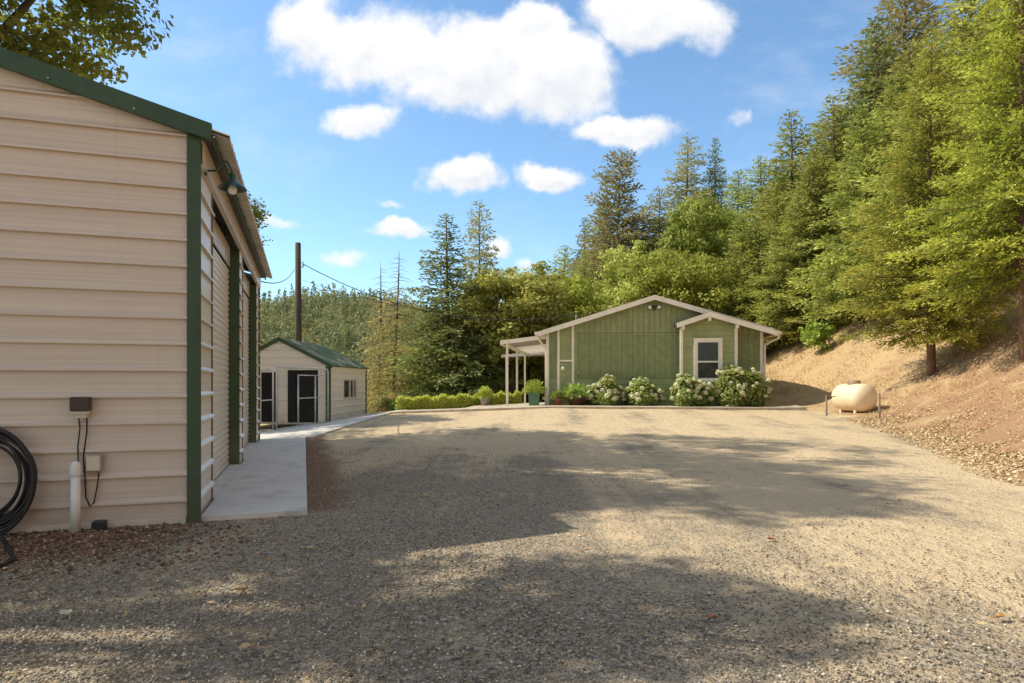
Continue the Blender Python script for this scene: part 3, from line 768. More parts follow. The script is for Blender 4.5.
def HWd(u, v, z): return to_world(HC, HA, HB, u, v, HBZ + z)
# ---- patio covers (lean on the house)
def patio(name, label, u0, u1, v0, v1, zo, zi, posts, zb):
    t = thing(name, label, 'patio cover', HWd(0, 0, 0) - Vector((0, 0, 0)), HRZ)
    th = .03
    mb = MB()
    n = int((v1 - v0) / .34); 
    vs = []; fs = []; ys_ = []
    for i in range(n):
        y = v0 + i * (v1 - v0) / n
        for dy, o in ((0, 0), (.02, -.09), (.07, -.09), (.09, 0)): ys_.append((y + dy, o))
    ys_.append((v1, 0))
    for y, o in ys_: vs += [(u0, y, zo + o), (u1, y, zi + o)]
    for i in range(len(ys_) - 1): fs.append((2 * i, 2 * i + 1, 2 * i + 3, 2 * i + 2))
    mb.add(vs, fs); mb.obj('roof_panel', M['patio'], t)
    mb = MB(); mb.prism([(u0, zo - .10), (u1, zi - .10), (u1, zi + .05), (u0, zo + .05)], 'y', v0 - .04, v0 - .003); mb.obj('front_fascia', M['trim'], t)
    MB().box(u0 - .05, u0 - .002, v0 - .03, v1, zo - .11, zo + .05).obj('edge_gutter', M['trim'], t)
    MB().box(u0 + .16, u0 + .21, v0 + .02, v1, zo - .20, zo - .07).obj('beam', M['trim'], t)
    for v in posts:
        p = HWd(u0 + .185, v, 0); zz = hgt(p.x, p.y) - HBZ
        MB().box(u0 + .145, u0 + .225, v - .04, v + .04, zz - .05, zo - .2, .006).obj('post', M['trim'], t)
        MB().box(u0 + .165, u0 + .205, v + .06, v + .10, zz - .05, zo - .2).obj('post', M['trim'], t)
    return t
patio('patio_cover', 'white ribbed patio cover on slim posts, nearer one beside house', -1.72, .0, .05, 9.2, 2.38, 2.58, (.3, 3.6, 7.0), 0)
patio('patio_cover', 'lower white patio cover, farther one behind the first cover', -3.02, -.02, 9.7, 15.6, 2.26, 2.46, (9.9, 13.5), 0)

# path along the house front, edged towards the gravel
pp = MB()
xs = np.linspace(-5.75, 8.6, 18)
for i in range(len(xs) - 1):
    q = []
    for u, v in ((xs[i], -2.05), (xs[i + 1] - .01, -2.05), (xs[i + 1] - .01, -1.0), (xs[i], -1.0)):
        p = to_world(HC, HA, HB, u, v, 0); q.append((p.x, p.y))
    s = slab('', q, lambda x, y: hgt(x, y) + .075, .16); o = len(pp.v); pp.v += s.v; pp.f += [tuple(k + o for k in f) for f in s.f]; pp.sm += s.sm
q = []
for u, v in ((-3.2, -.995), (-.1, -.995), (-.1, 7), (-3.2, 7)):
    p = to_world(HC, HA, HB, u, v, 0); q.append((p.x, p.y))
for k in range(8):
    v0 = -.99 + k; q = []
    for u, v in ((-3.0, v0), (-.1, v0), (-.1, v0 + .99), (-3.0, v0 + .99)):
        p = to_world(HC, HA, HB, u, v, 0); q.append((p.x, p.y))
    s = slab('', q, lambda x, y: hgt(x, y) + .07, .16); o = len(pp.v); pp.v += s.v; pp.f += [tuple(j + o for j in f) for f in s.f]; pp.sm += s.sm
tag(pp.obj('house_path', M['tanconc']), kind='structure')

# ================================================================== small shed
SB = np.array([-6.42, 22.5]); SA_ = math.atan2(-26, 640); S0 = -.20
SAX = np.array([math.cos(SA_), math.sin(SA_)]); SAY = np.array([-math.sin(SA_), math.cos(SA_)])
S = thing('metal_shed', 'small pale metal shed with green gable roof beyond the garage', 'shed', (SB[0], SB[1], S0), SA_)
SW, SLn, SE, SS = 3.55, 4.8, 2.05, .51
cut2 = norm2([((0, 0, SE - .02), (SS, 0, 1)), ((-SW, 0, SE - .02), (-SS, 0, 1))])
dx0, dx1, dzt = -1.47, -.40, 1.86
mb = MB()
rib_wall(mb, -SW, dx0, .0, SE, 'front', 0, None, .05, .25); rib_wall(mb, dx1, -.1, .0, SE, 'front', 0, None, .05, .25)
rib_wall(mb, dx0, dx1, dzt, SE, 'front', 0, None, .05, .25)
rib_wall(mb, -SW, -.02, SE, SE + SW / 2 * SS, 'front', 0, cut2, .05, .25); mb.obj('front_wall', M['pale'], S)
mb = MB(); wy0, wy1, wz0_, wz1_ = 1.55, 3.25, .80, 1.56
rib_wall(mb, .06, wy0, 0, SE - .02, 'side', 0, None, .05, .25); rib_wall(mb, wy1, SLn - .06, 0, SE - .02, 'side', 0, None, .05, .25)
rib_wall(mb, wy0, wy1, 0, wz0_, 'side', 0, None, .05, .25); rib_wall(mb, wy0, wy1, wz1_, SE - .02, 'side', 0, None, .05, .25)
mb.obj('side_wall', M['pale'], S)
mb = MB(); rib_wall(mb, 0, SLn, 0, SE - .02, 'left', -SW); rib_wall(mb, -SW, 0, 0, SE + SW / 2 * SS, 'back', SLn, cut2); mb.obj('back_wall', M['pale'], S)
MB().box(-SW, 0, .02, SLn, -.05, .01).obj('floor_slab', M['concrete'], S)
MB().box(-SW + .1, -.3, 2.2, 2.25, .02, 1.9).obj('inner_partition', M['dark'], S)
for q in ((-.13, .03, -.03, .09), (-.05, .03, SLn - .11, SLn + .03), (-SW - .03, -SW + .1, -.03, .06)):
    MB().box(*q, -.02, SE - .04, .005).obj('corner_trim', M['green'], S)
roof_sheet(S, SW, SLn, SE, SS, .12, .04, M['greenroof'], ribstep=.3)
for sgn in (1, -1):
    xr = -SW / 2; zr = SE + SW / 2 * SS; xe = xr + sgn * (SW / 2 + .12); ze = zr - (SW / 2 + .12) * SS
    MB().prism([(xr, zr - .07), (xe, ze - .07), (xe, ze + .07), (xr, zr + .07)], 'y', -.09, -.042).obj('rake_trim', M['green'], S)
MB().box(.02, .05, .1, SLn - .1, SE - .09, SE - .03).obj('eave_trim', M['cream'], S)
MB().box(-2.42, -1.86, -.034, -.027, .03, 1.78).obj('dark_opening', M['dark'], S)  # near-black sheet on the wall paints in an unlit opening
d = MB(); d.box(dx0 + .02, dx1 - .02, .05, .08, .02, dzt - .02); d = d.obj('doorway_dark', M['dark'], S)  # near-black sheet stands in for the unlit shed interior
mb = MB()
for q in ((dx0 + .0, dx0 + .24, -.045, -.03, .02, dzt),): mb.box(*q)
mb.obj('open_door', M['dark'], S)
wnd = MB()
for q in ((wy0, wy0 + .06, wz0_, wz1_), (wy1 - .06, wy1, wz0_, wz1_), (wy0 + .061, wy1 - .061, wz1_ - .06, wz1_), (wy0 + .061, wy1 - .061, wz0_, wz0_ + .06), (2.35, 2.44, wz0_ + .061, wz1_ - .061), (2.85, 2.91, wz0_ + .061, wz1_ - .061)):
    wnd.box(-.03, .035, q[0], q[1], q[2], q[3], .004)
wnd = wnd.obj('window', M['cream'], S)
MB().box(-.012, -.006, wy0 + .062, wy1 - .062, wz0_ + .062, wz1_ - .062).obj('pane', M['glass'], wnd)
# kennel of chain-link panels in front of the shed
K0 = P(276.5, 431, 18.4); K1 = P(328, 423, 21.95)
def link_panel(name, label, a, b, h, rails=()):
    a = Vector(a); b = Vector(b); d = b - a; L = Vector((d.x, d.y)).length; rz = math.atan2(d.y, d.x); sl = d.z / L
    t = thing(name, label, 'fence panel', a, rz, 'chain-link kennel panels before the shed')
    r = .025; c = .12
    pts = [(0, 0, .03)] + [(0, 0, h - c)] + [(c - c * math.cos(g), 0, h - c + c * math.sin(g)) for g in (R(30), R(60), R(90))] + [(L - c + c * math.sin(g), 0, h - c + c * math.cos(g) + sl * L) for g in (R(0), R(30), R(60), R(90))] + [(L, 0, .03 + sl * L)]
    mb = MB(); mb.tube(pts, r, 8); mb.tube([(0, 0, .05), (L, 0, .05 + sl * L)], r * .8, 6)
    for kind, f, g0, g1 in rails:
        if kind == 'v': mb.tube([(L * f, 0, .05 + sl * L * f), (L * f, 0, g1 + sl * L * f)], r, 8)
        else: mb.tube([(L * g0, 0, f + sl * L * g0), (L * g1, 0, f + sl * L * g1)], r * .8, 6)
    mb.obj('tube_frame', M['galvtube'], t)
    net = MB(); s_ = .08; w_ = .0012
    k = -h
    while k < L:
        for sg in (1, -1):
            x0, z0 = (k, 0.05) if sg == 1 else (k, h - .02)
            x1, z1 = k + h - .07, (h - .02 if sg == 1 else .05)
            if x0 < 0: fz = -x0 / (x1 - x0); z0 = z0 + (z1 - z0) * fz; x0 = 0
            if x1 > L: fz = (L - x0) / (x1 - x0); z1 = z0 + (z1 - z0) * fz; x1 = L
            if x1 > x0: net.tube([(x0, 0, z0 + sl * x0), (x1, 0, z1 + sl * x1)], w_, 3, cap=False, smooth=False)
        k += s_
    net.obj('wire_mesh', M['netwire'], t)
    return t
link_panel('chain_link_panel', 'long chain-link kennel panel with uprights before the dark shed door', K0, K1, 1.84, (('v', .38, 0, 1.62), ('v', .72, 0, 1.62), ('h', .90, .38, .86), ('h', 1.62, .38, .86)))
KL = P(258, 432.5, 18.2)
link_panel('chain_link_panel', 'narrow chain-link gate with mid rail between garage corner and long panel', KL, K0 + Vector((-.09, -.02, 0)), 1.78, (('h', .9, 0, 1),))

# ================================================================== utility pole and wires
pz = hgt(-10.0, 30)
t = thing('utility_pole', 'tall dark wooden utility pole behind the small shed', 'pole', (-10.03, 30, pz))
zt = 7.76 - pz
MB().tube([(0, 0, -.3), (.02, 0, zt * .5), (0, 0, zt)], [.17, .15, .125], 14).obj('pole', M['polewood'], t)
for zz in (1.15, .95): MB().tube([(.12, -.05, zt - zz), (.26, -.05, zt - zz), (.26, -.05, zt - zz + .07)], .02, 6).obj('bracket', M['rust'], t)
mb = MB(); mb.lathe([(0, .02), (.05, .03), (.055, .07), (.035, .09), (.045, .12), (.0, .14)], (.26, -.05, zt - 1.12), 10); mb.obj('insulator', M['cream'], t)
mast = HWd(.95, 5.85, roofz(.95) + .90)
def wirecurve(a, b, sag, r, label):
    a = Vector(a); b = Vector(b)
    pts = [a.lerp(b, i / 30) - Vector((0, 0, sag * 4 * (i / 30) * (1 - i / 30))) for i in range(31)]
    tag(MB().tube(pts, r, 5).obj('overhead_wire', M['wire']), label, 'wire')
wirecurve((-9.77, 29.95, 7.76 - 1.0), mast, 1.15, .018, 'thick black service wire sagging from pole to the green house')
wirecurve((-9.80, 29.95, 7.76 - 1.75), mast - Vector((0, 0, .35)), .6, .007, 'thin lower wire running below the thick one from pole to house')
ee = GWd(.05, GL + .03, GE - .12)
wirecurve((-10.16, 29.9, 7.76 - 1.25), ee, .25, .013, 'black wire from pole down to the garage eave')

# ================================================================== propane tank and posts
TL = P(854, 405, 18.3); TL.z = hgt(TL.x, TL.y)
t = thing('propane_tank', 'cream propane tank with brown lid lying at foot of bank', 'tank', TL, R(-80))
TR, TLn = .40, 1.28
zc = .05 + TR
prof = [(0, -TLn / 2)]
for i in range(1, 8): a = PI / 2 * i / 7; prof.append((TR * math.sin(a), -TLn / 2 + .26 * (1 - math.cos(a))))
prof += [(TR, 0)]
for i in range(0, 8): a = PI / 2 * (7 - i) / 7; prof.append((TR * math.sin(a), TLn / 2 - .26 * (1 - math.cos(a))))
mb = MB(); mb.lathe(prof, (0, 0, 0), 40); ob = mb.obj('body', M['tank'], t); ob.rotation_euler = (0, R(90), 0); ob.location = (0, 0, zc)
mb = MB(); mb.lathe([(.17, -.04), (.17, .06), (.155, .085), (.09, .105), (0, .11)], (0, 0, zc + TR - .005), 24); ob = mb.obj('dome_lid', M['tanklid'], t)
for sx_ in (-.30, .30):
    mb = MB(); mb.tube([(sx_, -.22, zc - TR * .82), (sx_, 0, zc - TR - .005), (sx_, .22, zc - TR * .82)], .016, 6); mb.obj('saddle_band', M['rust'], t)
    for sy in (-1, 1):
        MB().box(sx_ - .04, sx_ + .04, sy * .20 - .025, sy * .20 + .025, -.2, zc - TR * .74, .006).obj('leg', M['tank'], t)
def post(label, px, py, Y, h, tee):
    b = P(px, py, Y); b.z = hgt(b.x, b.y)
    t = thing('guard_post', label, 'post', b, 0)
    MB().box(-.020, .020, -.018, .018, -.15, h, .004).obj('stake', M['stake'], t)
    if tee:
        mb = MB(); mb.box(-.012, .14, -.03, .03, h - .10, h - .02, .008); mb.tube([(.14, 0, h - .06), (.20, 0, h - .03), (.26, 0, h - .03)], .014, 6); mb.obj('spigot', M['rust'], t)
post('short grey metal stake standing right of the propane tank', 879.5, 418, 16.4, .66, False)
post('thin stake with tap at top, left of the propane tank', 826.5, 412, 18.0, .60, True)

# ================================================================== vegetation generators
def conifer_mesh(seed, H, Rm, nb, zb, tw, g, droop=.25, ragged=.25, mat='fir', needle=.11, prof_pow=.85, bare=1.0, up=.55, width=.30):
    r = np.random.default_rng(seed)
    wood = MB(); lean = r.uniform(-.03, .03, 2)
    def axis_pt(z): return np.array([lean[0] * z + .05 * math.sin(z * .5 + seed), lean[1] * z, z])
    ks = np.linspace(0, 1, 9)
    rad0 = .0085 * H + .03
    wood.tube([axis_pt(k * H) - (0, 0, .4 if k == 0 else 0) for k in ks], [rad0 * (1 - k) ** .8 + .008 for k in ks], 9)
    C = []; Dv = []; Nn = []; Ls = []; Ti = []
    az = r.random() * 6
    lob = r.uniform(.75, 1.2, 7)
    for i in range(nb):
        f = ((i + r.random() * .8) / nb)
        f = min(f, .995); z = zb + (H - zb) * f ** 1.05
        az += 2.39996 + r.uniform(-.5, .5)
        pr = (1 - f) ** prof_pow * min(1, .62 + f * 2.6)
        lb = lob[int((az % (2 * PI)) / (2 * PI) * 7) % 7]
        L = Rm * pr * (1 + r.uniform(-ragged, ragged)) * (.6 + .4 * lb) + .10
        if r.random() < ragged * .35: L *= r.uniform(.4, .7)
        pitch = -.18 + (up + .18) * f + r.uniform(-.14, .14)
        base = axis_pt(z); dh = np.array([math.cos(az), math.sin(az), 0]); sd = np.array([-math.sin(az), math.cos(az), 0])
        def bp(s): return base + dh * L * s * math.cos(pitch) + np.array([0, 0, 1]) * (L * s * math.sin(pitch) - droop * L * s * s + .16 * L * s ** 3.2)
        if L > .35: wood.tube([bp(s) for s in (0, .35, .7, .95)], [.010 + L * .010, .006 + L * .006, .004 + L * .003, .003], 4, cap=False)
        if f > bare: continue
        btint = r.normal(0, .15)
        nt = max(3, int(L * tw))
        ss = np.linspace(.06 + .06 * (1 - f), 1, nt)
        for s in ss:
            p = bp(s); tg = bp(min(1, s + .05)) - bp(s - .05); tg = tg / np.linalg.norm(tg)
            for side in (-1, 1, 0) if s > .9 else (-1, 1):
                lt = (width * L * (1 - s) ** .7 * (.5 + .5 * min(1, s * 3)) + .10 * g ** .3) * r.uniform(.6, 1.2)
                td = tg * r.uniform(.55, .95) + sd * side * r.uniform(.5, .95) + np.array([0, 0, r.uniform(-.50, .50)])
                td /= np.linalg.norm(td)
                m = max(1, int(lt / (needle * .55 * g)))
                tt = np.linspace(.05, 1, m)
                pts = p + td * (lt * tt)[:, None] + r.normal(0, .018 * g, (m, 3)) - np.array([0, 0, 1]) * (.16 * lt * tt ** 2)[:, None]
                dd = td + r.normal(0, .30, (m, 3)); 
                C.append(pts); Dv.append(dd); Nn.append(np.array([0, 0, .75]) + r.normal(0, .75, (m, 3)))
                Ls.append(needle * g * r.uniform(.7, 1.35, m)); Ti.append(np.clip(-.14 + btint + .78 * s ** 1.4 + .46 * tt + r.normal(0, .14, m), 0, 1))  # tint paints crown shade: inner needles darker, tips brighter
    C = np.concatenate(C); Dv = np.concatenate(Dv); Nn = np.concatenate(Nn); Ls = np.concatenate(Ls); Ti = np.concatenate(Ti)
    V = diamonds(C, Dv, Nn, Ls, Ls * .36)
    return wood, quads_mesh('crown', V, Ti, M[mat])

def broadleaf_mesh(seed, H, Rx, nclump, nleaf, leaf, mat='oak', zb=.28, clump=.6, flat=1.0, limbs=9, wood_r=None, off=(0, 0)):
    r = np.random.default_rng(seed)
    wood = MB(); rad0 = wood_r or (.018 * H + .05)
    top = np.array([r.uniform(-.4, .4) + off[0], r.uniform(-.4, .4) + off[1], H * .72])
    ks = np.linspace(0, 1, 7)
    wood.tube([np.array([top[0] * k ** 1.5 + .08 * math.sin(4 * k + seed), top[1] * k ** 1.5, top[2] * k - (.4 if k == 0 else 0)]) for k in ks], [rad0 * (1 - .85 * k) for k in ks], 9)
    cz = H * (1 + zb) / 2; rz = H * (1 - zb) / 2
    lobes = [(r.normal(0, 1, 3), r.uniform(.75, 1.15)) for _ in range(9)]
    lobes = [(l / np.linalg.norm(l), a) for l, a in lobes]
    cs = []
    while len(cs) < nclump:
        d = r.normal(0, 1, 3); d /= np.linalg.norm(d)
        w = max((float(d @ l) ** 3 * a if d @ l > 0 else 0) for l, a in lobes)
        rad = (.55 + .5 * w) * r.random() ** .42
        p = np.array([off[0] + d[0] * Rx * rad, off[1] + d[1] * Rx * rad, cz + d[2] * rz * rad * flat])
        if p[2] < H * zb * .8: continue
        cs.append(p)
    cs = np.array(cs)
    for k in range(limbs):
        c = cs[r.integers(len(cs))]
        a0 = r.uniform(.3, .9); st = np.array([top[0] * a0 ** 1.5, top[1] * a0 ** 1.5, top[2] * a0]); md = (st + c) / 2 + r.normal(0, .15, 3) * Rx * .3
        wood.tube([st, md, c], [rad0 * .4, rad0 * .22, .012], 5, cap=False)
    n = nclump * nleaf
    cc = np.repeat(cs, nleaf, 0); sz = np.repeat(r.uniform(.6, 1.25, nclump), nleaf)
    off = r.normal(0, 1, (n, 3)); off = unit(off) * (r.random(n) ** .5)[:, None] * clump * sz[:, None] * np.array([1.15, 1.15, .72])
    pos = cc + off
    nn = unit(off) + np.array([0, 0, .7]) + r.normal(0, .5, (n, 3))
    dd = np.cross(nn, r.normal(0, 1, (n, 3)))
    L = leaf * r.uniform(.65, 1.35, n)
    ctint = np.repeat(r.normal(0, .13, nclump), nleaf)
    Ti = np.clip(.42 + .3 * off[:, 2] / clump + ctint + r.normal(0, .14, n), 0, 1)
    V = diamonds(pos, dd, nn, L, L * .62)
    return wood, quads_mesh('crown', V, Ti, M[mat])

def tree(name, label, loc, gen, bark='bark', rz=0, sc=(1, 1, 1), group=None, cat='tree'):
    wood, cm = gen
    t = thing(name, label, cat, loc, rz, group); t.scale = sc
    wood.obj('trunk', M[bark], t); mesh_obj('crown', cm, t); return t

def gp(px, Y): x = (px - 512) / FPX * Y; return Vector((x, Y, hgt(x, Y) - .05))
def height_to(px, Y, py): # height so the tip reaches image row py
    p = gp(px, Y); return (CAMZ - (py - HOR) / FPX * Y) - p.z

# ---- two near firs on the bank
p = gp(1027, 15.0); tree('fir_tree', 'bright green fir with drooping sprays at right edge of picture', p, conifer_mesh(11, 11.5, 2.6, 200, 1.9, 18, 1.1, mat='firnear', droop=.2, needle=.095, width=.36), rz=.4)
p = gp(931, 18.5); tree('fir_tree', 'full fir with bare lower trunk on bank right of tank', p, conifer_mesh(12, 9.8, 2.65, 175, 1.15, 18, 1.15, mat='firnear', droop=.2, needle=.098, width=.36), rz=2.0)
# ---- prototypes for the wooded hillside
protos = {}
def reg(key, gen, bark): protos[key] = (gen[0].obj('trunk', M[bark]), mesh_obj('crown', gen[1]))
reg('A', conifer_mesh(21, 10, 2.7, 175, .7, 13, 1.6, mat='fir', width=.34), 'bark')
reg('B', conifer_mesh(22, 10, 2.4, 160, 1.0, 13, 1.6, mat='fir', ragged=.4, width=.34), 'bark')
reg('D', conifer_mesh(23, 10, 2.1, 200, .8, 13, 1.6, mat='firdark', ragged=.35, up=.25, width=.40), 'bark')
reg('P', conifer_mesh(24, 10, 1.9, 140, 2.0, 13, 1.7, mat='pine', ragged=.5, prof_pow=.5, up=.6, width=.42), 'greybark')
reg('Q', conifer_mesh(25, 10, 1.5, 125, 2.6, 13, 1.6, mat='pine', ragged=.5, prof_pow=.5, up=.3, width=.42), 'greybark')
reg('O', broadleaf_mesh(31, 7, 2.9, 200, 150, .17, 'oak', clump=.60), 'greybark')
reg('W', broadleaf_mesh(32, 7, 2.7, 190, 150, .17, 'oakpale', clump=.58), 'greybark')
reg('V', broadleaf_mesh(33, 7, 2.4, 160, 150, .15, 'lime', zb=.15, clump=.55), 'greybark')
for k_ in protos: print(k_, len(protos[k_][1].data.polygons))
PH = dict(A=10, B=10, D=10, P=10, Q=10, O=7, W=7, V=7)
used = set()
NAMES = dict(A='fir_tree', B='fir_tree', D='fir_tree', P='pine_tree', Q='pine_tree', O='oak_tree', W='oak_tree', V='oak_tree')
def place(key, px, Y, top, label, wide=1.0, group=None, rz=None, hmul=None):
    p = gp(px, Y); h = height_to(px, Y, top); s = h / PH[key]
    t = thing(NAMES[key], label, 'tree', p, random.random() * 6.28 if rz is None else rz, group)
    t.scale = (s * wide, s * wide, s)
    for o in protos[key]:
        if key not in used: c = o
        else: c = o.copy(); COL.objects.link(c)
        c.parent = t
    used.add(key); return t

# ---- named trees
place('D', 450, 35, 214, 'dark ragged fir with broken top left of the slim pine', 1.35)
place('Q', 478, 45, 204, 'slim pine with open see-through top behind the ragged fir', .85)
place('W', 512, 37, 262, 'wide leafy oak spreading left of the patio cover', 1.15)
place('O', 548, 42, 268, 'leafy oak rising just left of the house roof', 1.0)
place('D', 586, 62, 218, 'small dark pointed fir left of the tall brownish pine', .8)
place('P', 617, 56, 154, 'tall brownish pine, leftmost above the green house roof', 1.15)
place('Q', 660, 60, 190, 'short brown open pine left of the paired spires', 1.2)
place('Q', 685, 64, 134, 'narrow brown pine spire beside the dark fir', 1.15)
place('D', 714, 64, 138, 'dark spire-shaped fir right of the brown pine spire', .85)
place('V', 690, 40, 196, 'rounded bright green tree directly behind the house ridge', .75)
place('O', 672, 36, 245, 'low green tree just above the house roof', .9)
place('W', 640, 40, 240, 'pale leafy tree behind left slope of the house roof', .8)
place('A', 745, 34, 215, 'yellow-green fir behind the bay of the house', 1.3)
place('B', 795, 38, 112, 'tall fir standing clear of the skyline left of the big firs', 1.3)
place('A', 800, 31, 190, 'green fir with dark trunk at top of straw bank by house', 1.35)
place('B', 772, 33, 235, 'fir with short visible trunk right behind the downspout', 1.35)
place('B', 838, 33, 95, 'yellow-green fir in the gap left of the tallest firs', 1.4)
place('D', 872, 34, 18, 'tallest dark fir, reaching top of the picture', 1.25)
place('P', 905, 36, -14, 'tall brown-topped pine behind the dark tallest fir', 1.4)
place('A', 868, 27, 105, 'broad sunny fir behind fir with bare trunk', 1.25)
place('A', 965, 25, -30, 'very tall broad fir behind the right-edge fir', 1.3)
place('B', 1015, 27, -70, 'tallest fir at far right cut off by picture top', 1.35)
place('A', 905, 30, 45, 'broad fir filling the gap behind the two nearest firs', 1.3)
place('A', 990, 21.5, 20, 'full sunny fir crowding behind the right-edge fir', 1.1)
place('B', 930, 24, 40, 'dense fir between the two nearest firs', 1.3)
for px_, Y_, tp_, k_, lb_ in ((563, 66, 246, 'A', 'fir peeping over the left slope of the house roof'), (600, 60, 204, 'B', 'green fir between the small dark fir and the tall brownish pine'), (640, 58, 208, 'A', 'broad fir filling the gap right of the tall brownish pine'),
                          (735, 52, 172, 'B', 'green fir right of the dark spire-shaped fir'), (762, 48, 158, 'A', 'broad fir on the skyline above right end of the house'), (705, 50, 190, 'A', 'fir between bright rounded tree and the dark spire'), (815, 44, 122, 'B', 'ragged fir just right of the fir standing clear of the skyline')):
    place(k_, px_, Y_, tp_, lb_, 1.55)
# ---- filler trees of the wood
SKX = [300, 350, 400, 420, 440, 500, 545, 575, 600, 640, 660, 700, 740, 770, 800, 830, 850, 880, 1100]
SKY = [330, 330, 318, 300, 285, 275, 270, 250, 225, 225, 205, 190, 190, 185, 150, 130, 100, 40, -20]
rf = random.Random(5); placed = []
GL_ = {'A': 'broad yellow-green fir among the close-set trees of the wooded hillside', 'B': 'ragged green fir among the close-set trees of the wooded hillside', 'D': 'dark narrow fir among the close-set trees of the wooded hillside',
       'O': 'green leafy tree among the conifers of the wooded hillside', 'W': 'pale leafy tree among the conifers of the wooded hillside', 'P': 'brownish pine among the close-set trees of the wooded hillside', 'V': 'bright leafy tree among the conifers of the wooded hillside'}
tries = 0
while len(placed) < 120 and tries < 6000:
    tries += 1
    Y = rf.uniform(27, 78); px = rf.uniform(548, 1150); x = (px - 512) / FPX * Y
    d = x - float(toe(Y))
    hu_ = (x - HC[0]) * HA[0] + (Y - HC[1]) * HA[1]; hv_ = (x - HC[0]) * HB[0] + (Y - HC[1]) * HB[1]
    if -3.5 < hu_ < HW + 2.5 and hv_ < HL + 3: continue
    if d < 2.5 and Y < 36: continue
    if px > 760 and HOR - (hgt(x, Y) + .5 - CAMZ) / Y * FPX > 322: continue
    if Y < 40 and d < 3.5 and px > 800: continue
    if any((x - a) ** 2 + (Y - b) ** 2 < 2.3 ** 2 for a, b in placed): continue
    lim = float(np.interp(px, SKX, SKY)) + rf.uniform(0, 55)
    h = height_to(px, Y, lim)
    if h < 3.0: continue
    h = min(h, rf.uniform(9, 17))
    p = gp(px, Y); top = HOR - (p.z + h - CAMZ) / Y * FPX
    if Y > 50 and top > 330: continue
    key = rf.choices('ABDOWPV', (30, 26, 12, 12, 10, 4, 6))[0]
    if key in 'OWV': 
        h = min(h, rf.uniform(5, 9)); top = HOR - (p.z + h - CAMZ) / Y * FPX
    place(key, px, Y, top, GL_[key], rf.uniform(1.05, 1.55), 'trees of the wooded hillside')
    placed.append((x, Y))
# wood below the hedge, left of the house
GV = {'A': 'green fir in the hollow behind hedge and small shed', 'W': 'pale leafy tree in the hollow behind hedge and small shed', 'O': 'green leafy tree in the hollow behind hedge and small shed', 'D': 'dark fir in the hollow behind hedge and small shed'}
placed2 = []; tries = 0
while len(placed2) < 40 and tries < 4000:
    tries += 1
    Y = rf.uniform(36, 95); px = rf.uniform(345, 580); x = (px - 512) / FPX * Y
    if any((x - a) ** 2 + (Y - b) ** 2 < 2.6 ** 2 for a, b in placed2): continue
    if px < 432 and Y < 62: continue
    hu_ = (x - HC[0]) * HA[0] + (Y - HC[1]) * HA[1]; hv_ = (x - HC[0]) * HB[0] + (Y - HC[1]) * HB[1]
    if -3.8 < hu_ and hv_ < HL + 3: continue
    lim = float(np.interp(px, [300, 400, 425, 440, 500, 560, 600], [352, 340, 312, 285, 278, 282, 270])) + rf.uniform(0, 50)
    h = height_to(px, Y, lim)
    if h < 2.5: continue
    h = min(h, 15); p = gp(px, Y); top = HOR - (p.z + h - CAMZ) / Y * FPX
    key = rf.choices('AWOD', (12, 32, 34, 8))[0]
    if key in 'WO': h = min(h, rf.uniform(6, 10)); top = HOR - (p.z + h - CAMZ) / Y * FPX
    place(key, px, Y, top, GV[key], rf.uniform(.9, 1.2), 'trees in the hollow behind the hedge'); placed2.append((x, Y))
# underwood right behind the hedge: leafy shrubs
for i, (px, Y, top, k, lab) in enumerate(((418, 42, 340, 'W', 'pale bushy tree behind left half of the hedge'), (470, 40, 300, 'O', 'green bushy tree behind middle of the hedge'), (488, 41, 300, 'W', 'pale bushy tree behind right end of the hedge'), (527, 44, 300, 'O', 'green bushy tree seen under the patio cover'))):
    place(k, px, Y, top, lab, 1.0)
# remove unused prototypes
for k, os_ in protos.items():
    if k not in used:
        for o in os_: bpy.data.objects.remove(o)

# ---- dying conifers with bare tops
def snag(seed, px, Y, top, label, rm, bare):
    p = gp(px, Y); h = height_to(px, Y, top)
    tree('dead_tree', label, p, conifer_mesh(seed, h, rm, 130, .6, 8, 1.3, mat='dying', ragged=.5, bare=bare, droop=.45, up=.15, prof_pow=.6, needle=.10, width=.36), 'deadbark', cat='dead tree')
snag(41, 393, 36, 250, 'tall dying conifer with bare dark top beyond the shed', 2.4, .80)
snag(42, 378, 38, 262, 'shorter bare-topped snag left of the tall dying conifer', 1.8, .80)

# ---- sapling on the bank
p = gp(819, 27.5); place_s = broadleaf_mesh(51, 1.7, .75, 46, 40, .13, 'lime', zb=.1, clump=.26, limbs=5, wood_r=.03)
tree('sapling', 'small lime green sapling on the straw bank', p, place_s, cat='sapling')

# ---- oaks behind the garage (they throw the shade over the drive)
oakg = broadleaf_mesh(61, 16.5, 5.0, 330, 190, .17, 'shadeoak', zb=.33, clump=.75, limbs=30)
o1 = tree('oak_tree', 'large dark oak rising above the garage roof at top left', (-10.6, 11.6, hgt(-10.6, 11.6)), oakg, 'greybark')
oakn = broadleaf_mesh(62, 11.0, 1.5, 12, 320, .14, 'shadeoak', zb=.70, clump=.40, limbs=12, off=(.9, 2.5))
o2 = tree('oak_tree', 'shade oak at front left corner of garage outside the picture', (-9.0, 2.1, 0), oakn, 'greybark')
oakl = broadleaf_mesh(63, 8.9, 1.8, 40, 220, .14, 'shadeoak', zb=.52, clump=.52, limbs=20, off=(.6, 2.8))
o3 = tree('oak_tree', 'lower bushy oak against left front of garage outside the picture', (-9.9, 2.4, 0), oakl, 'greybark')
o4 = dup(o1, (-11.9, 19.8, hgt(-11.9, 19.8)), 1.0, (.85, .85, .55), 'oak branch tips showing past the far end of garage roof')

